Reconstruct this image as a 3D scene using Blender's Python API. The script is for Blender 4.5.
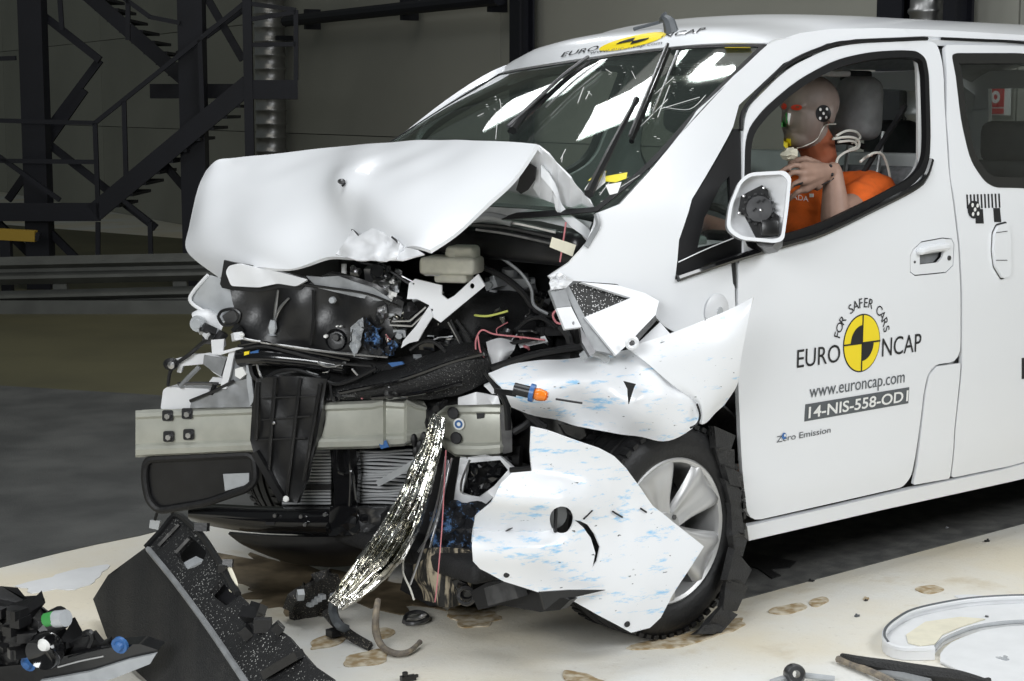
import bpy, bmesh, math, random
from mathutils import Vector, Matrix, geometry, noise
R = math.radians
random.seed(7)
scene = bpy.context.scene
COL = scene.collection
for o in list(bpy.data.objects):
    bpy.data.objects.remove(o)

# ------------------------------------------------------------------ camera
FPX = 1800.0
PITCH, TH = 0.1300944, 0.8551378
CAM = Vector((-3.5917, -4.32, 1.5))
VH = Vector((math.cos(TH), math.sin(TH), 0))
RT = Vector((math.sin(TH), -math.cos(TH), 0))
FW = VH*math.cos(PITCH) - Vector((0, 0, 1))*math.sin(PITCH)
UPV = Vector((0, 0, 1))*math.cos(PITCH) + VH*math.sin(PITCH)
cd = bpy.data.cameras.new('camera')
cam = bpy.data.objects.new('camera', cd)
COL.objects.link(cam)
cd.sensor_width = 36.0
cd.lens = FPX/1024*36.0
cd.clip_end = 200
rot = Matrix((RT, UPV, -FW)).transposed().to_4x4()
cam.matrix_world = Matrix.Translation(CAM) @ rot
scene.camera = cam

# ------------------------------------------------------------------ light, world, exposure
vs = scene.view_settings
vs.view_transform = 'Standard'
vs.look = 'None'
vs.gamma = 1.0
vs.use_curve_mapping = False
vs.exposure = 0.0
w = bpy.data.worlds.new('hall_air')
scene.world = w
w.use_nodes = True
w.node_tree.nodes['Background'].inputs[0].default_value = (0.86, 0.95, 0.92, 1)
w.node_tree.nodes['Background'].inputs[1].default_value = 0.09

LIGHTS = []
def area(name, loc, target, sx, sy, power, spread=150, col=(.965, .985, 1.0)):
    l = bpy.data.lights.new(name, 'AREA')
    l.shape = 'RECTANGLE'
    l.size, l.size_y = sx, sy
    l.energy = power
    l.color = col
    l.spread = R(spread)
    o = bpy.data.objects.new(name, l)
    COL.objects.link(o)
    d = Vector(target) - Vector(loc)
    o.rotation_euler = d.to_track_quat('-Z', 'Y').to_euler()
    o.location = loc
    LIGHTS.append(o)
    return o
# overhead and side lamp banks, plus an added low front fill
area('unseen_lamp_bank', (-0.2, -0.4, 5.2), (-0.2, -0.4, 0), 3.4, 3.4, 92, 140)
area('unseen_lamp_bank', (-4.7, -2.8, 2.35), (-0.3, -0.2, 0.65), 2.4, 1.3, 88, 130)  # unseen low fill lamp added to brighten the engine bay
area('unseen_lamp_bank', (1.4, -5.2, 3.7), (0.7, -0.8, 0.8), 3.0, 1.8, 84, 130)
def flat_lamp(x, y, z, lx, ly, rz, power):
    o = area('lamp_panel', (x, y, z), (x, y, 0), lx, ly, power, 180); o.rotation_euler = (0, 0, R(rz)); return o
flat_lamp(2.53, 4.30, 4.5, 1.2, .75, 30, 26)
flat_lamp(1.58, 2.66, 4.5, .66, .44, 31, 15)
flat_lamp(2.12, 2.27, 4.5, .30, .11, -56, 2.2)
# unseen fill lamps added to brighten the back wall
area('wall_fill', (4.3, 3.2, 6.8), (5.8, 3.8, 1.0), 5.0, 1.2, 26, 140, (1.0, .97, .92))
area('wall_fill', (1.5, 7.0, 7.0), (3.0, 9.5, 0.5), 5.0, 1.5, 30, 150, (1.0, .95, .84))

# ------------------------------------------------------------------ projection helpers (photograph pixel -> point on a real plane)
def ray(px, py):
    return FW*FPX + RT*(px-512) - UPV*(py-340.5)
def P(px, py, x=None, y=None, z=None):
    d = ray(px, py)
    if x is not None: t = (x-CAM.x)/d.x
    elif y is not None: t = (y-CAM.y)/d.y
    else: t = (z-CAM.z)/d.z
    return CAM + d*t
def plane(p, n):
    p = Vector(p); n = Vector(n).normalized()
    if n.dot(CAM-p) < 0: n = -n
    def f(px, py, off=0.0):
        d = ray(px, py)
        t = (p + n*off - CAM).dot(n)/d.dot(n)
        return CAM + d*t
    f.p = p; f.n = n
    return f
def plane3(a, b, c):
    return plane(a, (b-a).cross(c-a))
# side skin of the van: y as a function of x, z
PROF = [(0.0, -.80), (.2, -.835), (.35, -.858), (.6, -.87), (.9, -.873), (1.05, -.865), (1.2, -.845), (1.4, -.80), (1.6, -.745), (1.72, -.70), (1.8, -.65), (2.2, -.3)]
def ysurf(x, z):
    y = PROF[-1][1]
    for (z0, y0), (z1, y1) in zip(PROF, PROF[1:]):
        if z <= z1:
            t = max(0, (z-z0)/(z1-z0)); y = y0+(y1-y0)*t; break
    if x < .3: y += .1*min(1.6, ((.3-x)/.6)**2)
    if x > 2.6: y += .05*((x-2.6)/1.0)**2
    return y
def S(px, py):
    y = -.86
    for _ in range(12):
        p = P(px, py, y=y); y = ysurf(p.x, p.z)
    return P(px, py, y=y)
def SX(pts):
    return [(p.x, p.z) for p in (S(*q) for q in pts)]
# crushed front plane
_a, _b = Vector((-.89, .55, 0)), Vector((-.2, -.5, 0))
NIN = Vector((.836, .549, 0))
FPL = plane(_a, NIN)
def fp(px, py, d=0.0):          # d metres behind the crushed front plane
    return FPL(px, py, -d)

# ------------------------------------------------------------------ materials
MATS = {}
def nd(nt, t, **k):
    n = nt.nodes.new(t)
    for a, b in k.items(): setattr(n, a, b)
    return n
def mat(name, col, rough=.5, metal=0.0, coat=0.0, noise_amt=0.0, nscale=8.0, col2=None, bump=0.0, bscale=60.0, spec=.5, trans=0.0, emit=None, alpha=None, sheen=0):
    m = bpy.data.materials.new(name); m.use_nodes = True
    nt = m.node_tree; b = nt.nodes['Principled BSDF']
    b.inputs['Base Color'].default_value = (*col, 1)
    b.inputs['Roughness'].default_value = rough
    b.inputs['Metallic'].default_value = metal
    b.inputs['Coat Weight'].default_value = coat
    b.inputs['Coat Roughness'].default_value = .06
    b.inputs['Specular IOR Level'].default_value = spec
    b.inputs['Transmission Weight'].default_value = trans
    tc = nd(nt, 'ShaderNodeTexCoord')
    if noise_amt > 0 or col2:
        n = nd(nt, 'ShaderNodeTexNoise'); n.inputs['Scale'].default_value = nscale; n.inputs['Detail'].default_value = 6
        nt.links.new(tc.outputs['Object'], n.inputs['Vector'])
        mx = nd(nt, 'ShaderNodeMix', data_type='RGBA')
        c2 = col2 or tuple(max(0, c*(1-noise_amt)) for c in col)
        mx.inputs[6].default_value = (*col, 1); mx.inputs[7].default_value = (*c2, 1)
        rp = nd(nt, 'ShaderNodeValToRGB'); rp.color_ramp.elements[0].position = .38; rp.color_ramp.elements[1].position = .66
        nt.links.new(n.outputs['Fac'], rp.inputs[0]); nt.links.new(rp.outputs[0], mx.inputs[0])
        nt.links.new(mx.outputs[2], b.inputs['Base Color'])
    if bump > 0:
        n2 = nd(nt, 'ShaderNodeTexNoise'); n2.inputs['Scale'].default_value = bscale; n2.inputs['Detail'].default_value = 4
        nt.links.new(tc.outputs['Object'], n2.inputs['Vector'])
        bp = nd(nt, 'ShaderNodeBump'); bp.inputs['Strength'].default_value = bump; bp.inputs['Distance'].default_value = .01
        nt.links.new(n2.outputs['Fac'], bp.inputs['Height']); nt.links.new(bp.outputs[0], b.inputs['Normal'])
    if emit:
        b.inputs['Emission Color'].default_value = (*emit[0], 1); b.inputs['Emission Strength'].default_value = emit[1]
    MATS[name] = m
    return m
WHITE = (.81, .825, .85)
mat('white_paint', WHITE, .28, 0, .6)
mat('white_plastic', (.80, .81, .83), .35, 0, .2, .06, 5)
mat('inner_white', (.74, .75, .77), .42, 0, .1, .12, 12)
mat('grey_primer', (.30, .31, .32), .45, .2, 0, .25, 20)
mat('black_plastic', (.012, .012, .013), .34, 0, 0, .4, 14, bump=.05, bscale=120)
mat('black_gloss', (.007, .007, .008), .12, 0, .6)
mat('black_rough', (.016, .016, .017), .7, 0, 0, .4, 20, bump=.4, bscale=150)
mat('black_rubber', (.010, .010, .011), .55, 0, 0, .3, 20, bump=.2, bscale=90)
mat('seal_black', (.005, .005, .006), .5, spec=.3)
mat('dusty_black', (.016, .016, .017), .55, 0, 0, col2=(.022, .022, .022), nscale=40, bump=.5, bscale=200)
mat('beam_grey', (.47, .475, .42), .40, .25, 0, .12, 16)
mat('silver', (.62, .62, .63), .28, 1.0, 0, .2, 20)
mat('fin_grey', (.55, .56, .57), .35, .3, 0, .15, 20)
mat('chrome', (.80, .79, .76), .12, 1.0, 0, col2=(.45, .44, .38), nscale=16, bump=.25, bscale=60)
mat('alloy', (.60, .60, .60), .38, .55, .2, .05, 6)
mat('dark_metal', (.16, .16, .165), .3, .8, 0, .4, 25)
mat('interior_grey', (.42, .43, .44), .75, 0, 0, .2, 30)
mat('interior_dark', (.06, .06, .063), .8, 0, 0, .3, 20)
mat('interior_light', (.60, .61, .61), .7, 0, 0, .1, 10)
mat('seat_fabric', (.27, .275, .29), .9, 0, 0, .25, 60, bump=.3, bscale=300)
mat('yellow', (.90, .70, .02), .45)
mat('ink', (.012, .012, .014), .5)
mat('ink_grey', (.10, .11, .12), .5)
mat('blue_ink', (.05, .16, .42), .4)
mat('label_white', (.82, .82, .80), .5)
mat('paper_cream', (.76, .72, .58), .7, 0, 0, .08, 30)
mat('reservoir', (.86, .84, .72), .4, 0, .1, .12, 30)
mat('blue_plastic', (.04, .13, .34), .35)
mat('orange_glass', (.85, .22, .02), .15, 0, .5)
mat('wire_black', (.012, .012, .013), .4)
mat('wire_pink', (.62, .22, .24), .45)
mat('wire_yellow', (.62, .66, .16), .45)
mat('wire_white', (.78, .77, .70), .5)
mat('lens_grey', (.46, .48, .50), .25, 0, .4, .15, 20)
mat('navy_steel', (.006, .007, .014), .6, .0, 0, .3, 4)
mat('rail_grey', (.15, .155, .145), .5, .4, 0, .2, 5)
mat('duct', (.42, .42, .42), .35, .9, 0, .15, 10)
mat('yellow_steel', (.42, .27, .03), .55)
mat('red_sign', (.55, .03, .03), .5)
mat('orange_shirt', (.80, .135, .012), .85, 0, 0, .18, 25, bump=.25, bscale=250)
mat('dummy_skin', (.40, .25, .19), .55, 0, 0, .15, 20)
mat('dummy_head', (.235, .18, .155), .55, 0, 0, .22, 14)
mat('dummy_neck', (.34, .10, .045), .6, 0, 0, .15, 20)
mat('paint_red', (.75, .05, .02), .5)
mat('paint_green', (.05, .30, .07), .5)
mat('paint_yellow', (.80, .68, .03), .5)

def scuffed(name, amount):
    # white panel with blue barrier-paint transfer, small dark scratches
    m = bpy.data.materials.new(name); m.use_nodes = True
    nt = m.node_tree; b = nt.nodes['Principled BSDF']
    b.inputs['Roughness'].default_value = .34; b.inputs['Coat Weight'].default_value = .3
    tc = nd(nt, 'ShaderNodeTexCoord')
    mp = nd(nt, 'ShaderNodeMapping'); mp.inputs['Scale'].default_value = (1.5, 1.5, 6.0); mp.inputs['Rotation'].default_value = (0, R(24), 0)
    nt.links.new(tc.outputs['Object'], mp.inputs['Vector'])
    n = nd(nt, 'ShaderNodeTexNoise'); n.inputs['Scale'].default_value = 7.5; n.inputs['Detail'].default_value = 10; n.inputs['Roughness'].default_value = .72
    nt.links.new(mp.outputs[0], n.inputs['Vector'])
    rp = nd(nt, 'ShaderNodeValToRGB'); rp.color_ramp.elements[0].position = .555-amount; rp.color_ramp.elements[1].position = .65-amount
    nt.links.new(n.outputs['Fac'], rp.inputs[0])
    mx = nd(nt, 'ShaderNodeMix', data_type='RGBA'); mx.inputs[6].default_value = (*WHITE, 1); mx.inputs[7].default_value = (.30, .58, .84, 1)
    nt.links.new(rp.outputs[0], mx.inputs[0])
    n2 = nd(nt, 'ShaderNodeTexNoise'); n2.inputs['Scale'].default_value = 70; n2.inputs['Detail'].default_value = 3
    mp2 = nd(nt, 'ShaderNodeMapping'); mp2.inputs['Scale'].default_value = (.6, .6, 1.4); mp2.inputs['Rotation'].default_value = (0, R(30), 0)
    nt.links.new(tc.outputs['Object'], mp2.inputs['Vector']); nt.links.new(mp2.outputs[0], n2.inputs['Vector'])
    rp2 = nd(nt, 'ShaderNodeValToRGB'); rp2.color_ramp.elements[0].position = .70; rp2.color_ramp.elements[1].position = .74
    nt.links.new(n2.outputs['Fac'], rp2.inputs[0])
    mx2 = nd(nt, 'ShaderNodeMix', data_type='RGBA'); mx2.inputs[7].default_value = (.10, .11, .12, 1)
    nt.links.new(rp2.outputs[0], mx2.inputs[0]); nt.links.new(mx.outputs[2], mx2.inputs[6])
    nt.links.new(mx2.outputs[2], b.inputs['Base Color'])
    MATS[name] = m
def streaked(name, base, spk):
    m = mat(name, base, .7, 0, 0, col2=spk, nscale=9, bump=.4, bscale=120); nt = m.node_tree
    mp = nd(nt, 'ShaderNodeMapping'); mp.inputs['Scale'].default_value = (9, 9, .9)
    tc = [n for n in nt.nodes if n.type == 'TEX_COORD'][0]; nz = [n for n in nt.nodes if n.type == 'TEX_NOISE'][0]
    nt.links.new(tc.outputs['Object'], mp.inputs['Vector']); nt.links.new(mp.outputs[0], nz.inputs['Vector'])
    for n in nt.nodes:
        if n.type == 'VALTORGB': n.color_ramp.elements[0].position = .47; n.color_ramp.elements[1].position = .60
streaked('sand_streaked', (.018, .017, .015), (.42, .36, .26))
scuffed('scuffed_white', .0)
scuffed('lightly_scuffed_white', -.05)
def speckled(name, base, spk, thr, scale):
    m = bpy.data.materials.new(name); m.use_nodes = True
    nt = m.node_tree; b = nt.nodes['Principled BSDF']; b.inputs['Roughness'].default_value = .55
    tc = nd(nt, 'ShaderNodeTexCoord')
    v = nd(nt, 'ShaderNodeTexVoronoi'); v.inputs['Scale'].default_value = scale
    n = nd(nt, 'ShaderNodeTexNoise'); n.inputs['Scale'].default_value = 9; n.inputs['Detail'].default_value = 3
    nt.links.new(tc.outputs['Object'], v.inputs['Vector']); nt.links.new(tc.outputs['Object'], n.inputs['Vector'])
    ma = nd(nt, 'ShaderNodeMath', operation='ADD'); mb = nd(nt, 'ShaderNodeMath', operation='MULTIPLY'); mb.inputs[1].default_value = .55
    nt.links.new(n.outputs['Fac'], mb.inputs[0]); nt.links.new(v.outputs['Distance'], ma.inputs[0]); nt.links.new(mb.outputs[0], ma.inputs[1])
    rp = nd(nt, 'ShaderNodeValToRGB'); rp.color_ramp.elements[0].position = thr; rp.color_ramp.elements[1].position = thr+.05
    rp.color_ramp.elements[0].color = (*spk, 1); rp.color_ramp.elements[1].color = (*base, 1)
    nt.links.new(ma.outputs[0], rp.inputs[0]); nt.links.new(rp.outputs[0], b.inputs['Base Color'])
    bp = nd(nt, 'ShaderNodeBump'); bp.inputs['Strength'].default_value = .5; bp.inputs['Distance'].default_value = .004
    nt.links.new(v.outputs['Distance'], bp.inputs['Height']); nt.links.new(bp.outputs[0], b.inputs['Normal'])
    MATS[name] = m
speckled('speckled_black', (.013, .013, .014), (.35, .35, .33), .36, 190)
speckled('dust_flecked', (.015, .015, .016), (.42, .42, .40), .42, 130)
speckled('sandy_black', (.016, .015, .014), (.38, .34, .27), .44, 170)
speckled('gravel_mesh', (.02, .02, .02), (.62, .62, .62), .56, 160)
def blotchy(name, base, spk, lo, hi, scale):
    m = mat(name, base, .55, 0, 0, col2=spk, nscale=scale, bump=.4, bscale=120)
    for n in m.node_tree.nodes:
        if n.type == 'VALTORGB': n.color_ramp.elements[0].position = lo; n.color_ramp.elements[1].position = hi
        if n.type == 'TEX_NOISE' and abs(n.inputs['Scale'].default_value-scale) < .01: n.inputs['Roughness'].default_value = .75; n.inputs['Detail'].default_value = 9
blotchy('blue_dusted', (.014, .015, .018), (.16, .32, .62), .54, .62, 24)
def glass(name, tint, refl=1.0, veil=0.0):
    m = bpy.data.materials.new(name); m.use_nodes = True
    nt = m.node_tree; nt.nodes.clear()
    out = nd(nt, 'ShaderNodeOutputMaterial'); mix = nd(nt, 'ShaderNodeMixShader')
    tr = nd(nt, 'ShaderNodeBsdfTransparent'); tr.inputs[0].default_value = (*tint, 1)
    gl = nd(nt, 'ShaderNodeBsdfGlossy'); gl.inputs['Roughness'].default_value = .02
    fr = nd(nt, 'ShaderNodeLayerWeight'); fr.inputs[0].default_value = .5      # Schlick reflectance, the same from both faces of the pane
    pw = nd(nt, 'ShaderNodeMath', operation='POWER'); pw.inputs[1].default_value = 5.0
    mu = nd(nt, 'ShaderNodeMath', operation='MULTIPLY_ADD'); mu.inputs[1].default_value = .96*refl; mu.inputs[2].default_value = .04*refl; mu.use_clamp = True
    nt.links.new(fr.outputs['Facing'], pw.inputs[0]); nt.links.new(pw.outputs[0], mu.inputs[0]); nt.links.new(mu.outputs[0], mix.inputs[0])
    nt.links.new(gl.outputs[0], mix.inputs[2]); nt.links.new(mix.outputs[0], out.inputs[0])
    if veil > 0:
        df = nd(nt, 'ShaderNodeBsdfDiffuse'); df.inputs[0].default_value = (.52, .62, .57, 1)  # thin pale green diffuse veil over the pane
        m2 = nd(nt, 'ShaderNodeMixShader'); m2.inputs[0].default_value = veil
        nt.links.new(tr.outputs[0], m2.inputs[1]); nt.links.new(df.outputs[0], m2.inputs[2]); nt.links.new(m2.outputs[0], mix.inputs[1])
    else: nt.links.new(tr.outputs[0], mix.inputs[1])
    MATS[name] = m
glass('windscreen_glass', (.75, .81, .78), 1.0, .02)
glass('tinted_glass', (.78, .80, .79), 1.0)
glass('clear_glass', (.9, .92, .92), 1.0)

# ------------------------------------------------------------------ mesh helpers
def link(o, parent=None):
    COL.objects.link(o)
    if parent is not None:
        o.parent = parent
        if parent.type == 'EMPTY':
            o.matrix_parent_inverse = Matrix.Translation(-parent.location)
    return o
def thing(name, label, cat, loc=(0, 0, 0), group=None, kind=None):
    o = bpy.data.objects.new(name, None); o.location = loc; o.empty_display_size = .1
    COL.objects.link(o)
    o['label'] = label; o['category'] = cat
    if group: o['group'] = group
    if kind: o['kind'] = kind
    return o
def tag(o, label, cat, group=None):
    o['label'] = label; o['category'] = cat
    if group: o['group'] = group
    return o
def mobj(name, vs_, fs, m, parent=None, smooth=None, label=None):
    me = bpy.data.meshes.new(name)
    me.from_pydata([tuple(v) for v in vs_], [], fs)
    me.validate()
    for mm in (m if isinstance(m, (list, tuple)) else [m]):
        me.materials.append(MATS[mm])
    bm = bmesh.new(); bm.from_mesh(me)
    bmesh.ops.recalc_face_normals(bm, faces=bm.faces)
    bm.to_mesh(me); bm.free()
    if smooth is not None:
        me.shade_smooth()
        me.set_sharp_from_angle(angle=R(smooth))
    o = bpy.data.objects.new(name, me)
    link(o, parent)
    if label: o['label'] = label
    return o
class MB:
    def __init__(s): s.v = []; s.f = []
    def add(s, v, f):
        b = len(s.v); s.v += [Vector(q) for q in v]; s.f += [tuple(i+b for i in g) for g in f]; return s
    def box(s, c, d, rot=None):
        c = Vector(c); h = Vector(d)/2; v = []
        for x in (-1, 1):
            for y in (-1, 1):
                for z in (-1, 1):
                    q = Vector((x*h.x, y*h.y, z*h.z))
                    if rot is not None: q = rot @ q
                    v.append(c+q)
        return s.add(v, [(0, 1, 3, 2), (4, 6, 7, 5), (0, 4, 5, 1), (2, 3, 7, 6), (0, 2, 6, 4), (1, 5, 7, 3)])
    def bar(s, a, b, wd, ht=None, up=Vector((0, 0, 1))):
        a, b = Vector(a), Vector(b); ht = ht or wd
        d = (b-a); L = d.length; d.normalize()
        u = up - d*up.dot(d)
        if u.length < 1e-4: u = Vector((1, 0, 0)) - d*d.x
        u.normalize(); r = d.cross(u)
        rm = Matrix((d, r, u)).transposed()
        return s.box((a+b)/2, (L, wd, ht), rm)
    def tube(s, pts, r, n=8, spline=True, sub=5, cap=True, rr=None):
        pts = [Vector(p) for p in pts]
        if spline and len(pts) > 2: 
            k = len(pts)
            rs = rr
            pts2 = crom(pts, sub)
            if rs: rs = [rs[min(k-2, i//sub)]*(1-(i % sub)/sub)+rs[min(k-1, i//sub+1)]*((i % sub)/sub) for i in range(len(pts2))]
            pts = pts2
        else: rs = rr
        v = []; f = []; m = len(pts); u = None
        for i, p in enumerate(pts):
            t = (pts[min(i+1, m-1)]-pts[max(i-1, 0)])
            if t.length < 1e-9: t = Vector((0, 0, 1))
            t.normalize()
            if u is None:
                u = t.orthogonal().normalized()
            else:
                u = u - t*u.dot(t)
                u = u.normalized() if u.length > 1e-6 else t.orthogonal().normalized()
            w_ = t.cross(u); ri = rs[i] if rs else r
            for j in range(n):
                a = 2*math.pi*j/n
                v.append(p + (u*math.cos(a)+w_*math.sin(a))*ri)
        for i in range(m-1):
            for j in range(n):
                f.append((i*n+j, i*n+(j+1) % n, (i+1)*n+(j+1) % n, (i+1)*n+j))
        if cap: f.append(tuple(range(n-1, -1, -1))); f.append(tuple((m-1)*n+j for j in range(n)))
        return s.add(v, f)
    def cyl(s, a, b, r, n=16, r2=None):
        return s.tube([a, b], r, n, spline=False, rr=[r, r if r2 is None else r2])
    def lathe(s, c, axis, prof, n=48, closed=False):
        # prof: (radius, along axis)
        c = Vector(c); ax = Vector(axis).normalized(); u = ax.orthogonal().normalized(); w_ = ax.cross(u)
        v = []; f = []; m = len(prof)
        for j in range(n):
            a = 2*math.pi*j/n; d = u*math.cos(a)+w_*math.sin(a)
            for (r, h) in prof: v.append(c+ax*h+d*r)
        mm = m if closed else m-1
        for j in range(n):
            for i in range(mm):
                f.append((j*m+i, j*m+(i+1) % m, ((j+1) % n)*m+(i+1) % m, ((j+1) % n)*m+i))
        return s.add(v, f)
    def ball(s, c, r, nu=12, nv=8, sc=(1, 1, 1), rot=None):
        c = Vector(c); v = []; f = []
        for i in range(nv+1):
            th = math.pi*i/nv
            for j in range(nu):
                ph = 2*math.pi*j/nu
                q = Vector((math.sin(th)*math.cos(ph)*sc[0], math.sin(th)*math.sin(ph)*sc[1], math.cos(th)*sc[2]))*r
                if rot is not None: q = rot @ q
                v.append(c+q)
        for i in range(nv):
            for j in range(nu):
                f.append((i*nu+j, i*nu+(j+1) % nu, (i+1)*nu+(j+1) % nu, (i+1)*nu+j))
        return s.add(v, f)
    def build(s, name, m, parent=None, smooth=35, label=None):
        return mobj(name, s.v, s.f, m, parent, smooth, label)
def crom(p, sub):
    out = []
    k = len(p)
    for i in range(k-1):
        a, b, c, d = p[max(i-1, 0)], p[i], p[i+1], p[min(i+2, k-1)]
        for j in range(sub):
            t = j/sub
            out.append(.5*((2*b)+(c-a)*t+(2*a-5*b+4*c-d)*t*t+(3*b-a-3*c+d)*t**3))
    out.append(p[-1])
    return out
def grid(name, rows, m, parent=None, sub=6, thick=.003, smooth=40, away=None, disp=None, label=None, closed=False, linear=False):
    # rows of control points -> smooth sheet with thickness (thickness grows away from the camera side)
    if linear:
        fine = rows
    else:
        rr = [crom([Vector(p) for p in r], sub) for r in rows]
        cols = list(zip(*rr))
        fine = list(zip(*[crom(list(c), sub) for c in cols]))
    nr, nc = len(fine), len(fine[0])
    v = [Vector(p) for r in fine for p in r]
    f = [(i*nc+j, i*nc+j+1, (i+1)*nc+j+1, (i+1)*nc+j) for i in range(nr-1) for j in range(nc-1)]
    return solid(name, v, f, m, parent, thick, smooth, away, disp, label)
def solid(name, v, f, m, parent, thick, smooth, away=None, disp=None, label=None):
    nrm = [Vector() for _ in v]
    for g in f:
        n = (v[g[1]]-v[g[0]]).cross(v[g[2]]-v[g[0]])
        if len(g) == 4: n += (v[g[2]]-v[g[0]]).cross(v[g[3]]-v[g[0]])
        for i in g: nrm[i] += n
    tot = sum(nrm, Vector())
    ref = Vector(away) if away is not None else -(CAM - sum(v, Vector())/len(v))
    sg = -1 if tot.dot(ref) > 0 else 1      # make normals point against 'away'
    nrm = [(n*sg).normalized() if n.length > 0 else Vector((0, 0, 1)) for n in nrm]
    if disp: v = [p+n*disp(p) for p, n in zip(v, nrm)]
    if not thick:
        return mobj(name, v, f, m, parent, smooth, label)
    k = len(v)
    v2 = v + [p-n*thick for p, n in zip(v, nrm)]
    f2 = list(f) + [tuple(i+k for i in reversed(g)) for g in f]
    ed = {}
    for g in f:
        for a, b in zip(g, g[1:]+g[:1]):
            key = (min(a, b), max(a, b)); ed[key] = None if key in ed else (a, b)
    for e in ed.values():
        if e: f2.append((e[1], e[0], e[0]+k, e[1]+k))
    return mobj(name, v2, f2, m, parent, smooth, label)
def inpoly(x, y, poly):
    c = False; j = len(poly)-1
    for i in range(len(poly)):
        xi, yi = poly[i]; xj, yj = poly[j]
        if (yi > y) != (yj > y) and x < (xj-xi)*(y-yi)/(yj-yi)+xi: c = not c
        j = i
    return c
def rnd_poly(pts, r, n=4):
    # round the corners of a 2-D polygon
    out = []; k = len(pts)
    for i in range(k):
        a, b, c = Vector(pts[i-1]), Vector(pts[i]), Vector(pts[(i+1) % k])
        rr = min(r, (a-b).length*.45, (c-b).length*.45)
        p = b+(a-b).normalized()*rr; q = b+(c-b).normalized()*rr
        for j in range(n+1):
            t = j/n; o = p*(1-t)**2+b*2*t*(1-t)+q*t*t
            out.append((o.x, o.y))
    return out
def spl2(pts, sub=4, closed=True):
    p = [Vector((a, b, 0)) for a, b in pts]
    if closed:
        q = crom([p[-1]]+p+[p[0], p[1]], sub)[sub:-sub-1]
    else: q = crom(p, sub)
    return [(a.x, a.y) for a in q]
def tri2d(outline, holes, step):
    V = []; E = []
    def ring(pts):
        n0 = len(V); k = len(pts)
        for i in range(k):
            a = Vector(pts[i]); b = Vector(pts[(i+1) % k]); L = (b-a).length
            m = max(1, int(L/step+.5))
            for j in range(m): V.append(a.lerp(b, j/m))
        n1 = len(V)
        for i in range(n0, n1): E.append((i, i+1 if i+1 < n1 else n0))
    ring(outline)
    for h in holes: ring(h)
    nb = len(V)
    xs = [p[0] for p in outline]; ys = [p[1] for p in outline]
    bnd = [tuple(q) for q in V]
    cell = {}
    for q in bnd: cell.setdefault((int(q[0]//step), int(q[1]//step)), []).append(q)
    x = min(xs)+step*.5; row = 0
    while x < max(xs):
        y = min(ys)+step*(.5 if row % 2 else .25)
        while y < max(ys):
            if inpoly(x, y, outline) and not any(inpoly(x, y, h) for h in holes):
                ok = True; cx, cy = int(x//step), int(y//step)
                for ax in (-1, 0, 1):
                    for ay in (-1, 0, 1):
                        for q in cell.get((cx+ax, cy+ay), ()):
                            if (q[0]-x)**2+(q[1]-y)**2 < (.45*step)**2: ok = False
                if ok: V.append(Vector((x, y)))
            y += step
        x += step; row += 1
    vo, eo, fo = geometry.delaunay_2d_cdt(V, E, [], 0, 1e-6)[:3]
    T = []
    for t in fo:
        c = sum((Vector(vo[i]) for i in t), Vector((0, 0)))/3
        if inpoly(c.x, c.y, outline) and not any(inpoly(c.x, c.y, h) for h in holes): T.append(tuple(t))
    return vo, T
def sheet(name, outline, fn, m, parent=None, holes=(), step=8, thick=.004, smooth=40, away=None, disp=None, label=None, mirror=False):
    vo, T = tri2d(outline, list(holes), step)
    v = [Vector(fn(q[0], q[1])) for q in vo]
    if mirror:
        v = [Vector((p.x, -p.y*.925, p.z-.02*max(0, min(1, (p.z-1.1)/.4)))) for p in v]
    return solid(name, v, T, m, parent, thick, smooth, away, disp, label)
def side_fn(off=0.0):
    return lambda x, z: (x, ysurf(x, z)-off, z)
def circ(cx, cy, rx, ry, n=20):
    return [(cx+rx*math.cos(2*math.pi*i/n), cy+ry*math.sin(2*math.pi*i/n)) for i in range(n)]
def rbox(name, c, d, m, parent, bev=.03, seg=3, rot=None, taper=None):
    bm = bmesh.new(); bmesh.ops.create_cube(bm, size=1.0)
    for v in bm.verts: v.co = Vector((v.co.x*d[0], v.co.y*d[1], v.co.z*d[2]))
    if taper:
        for v in bm.verts:
            if v.co.z > 0: v.co.x *= taper[0]; v.co.y *= taper[1]
    bmesh.ops.bevel(bm, geom=list(bm.edges), offset=bev, segments=seg, profile=.5, affect='EDGES')
    vv = [(rot @ v.co if rot is not None else v.co.copy())+Vector(c) for v in bm.verts]
    ff = [tuple(v.index for v in f.verts) for f in bm.faces]
    bm.verts.index_update()
    ff = [tuple(v.index for v in f.verts) for f in bm.faces]
    bm.free()
    return mobj(name, vv, ff, m, parent, 40)
def text_geo(s, size=1.0, xs=1.0, align='LEFT', bold=0.0):
    cu = bpy.data.curves.new('t', 'FONT'); cu.body = s; cu.size = size; cu.align_x = align; cu.offset = bold
    cu.resolution_u = 4
    ob = bpy.data.objects.new('t', cu); COL.objects.link(ob)
    dg = bpy.context.evaluated_depsgraph_get()
    me = bpy.data.meshes.new_from_object(ob.evaluated_get(dg))
    v = [(p.co.x*xs, p.co.y) for p in me.vertices]; f = [tuple(q.vertices) for q in me.polygons]
    bpy.data.objects.remove(ob); bpy.data.curves.remove(cu); bpy.data.meshes.remove(me)
    return v, f
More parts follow.
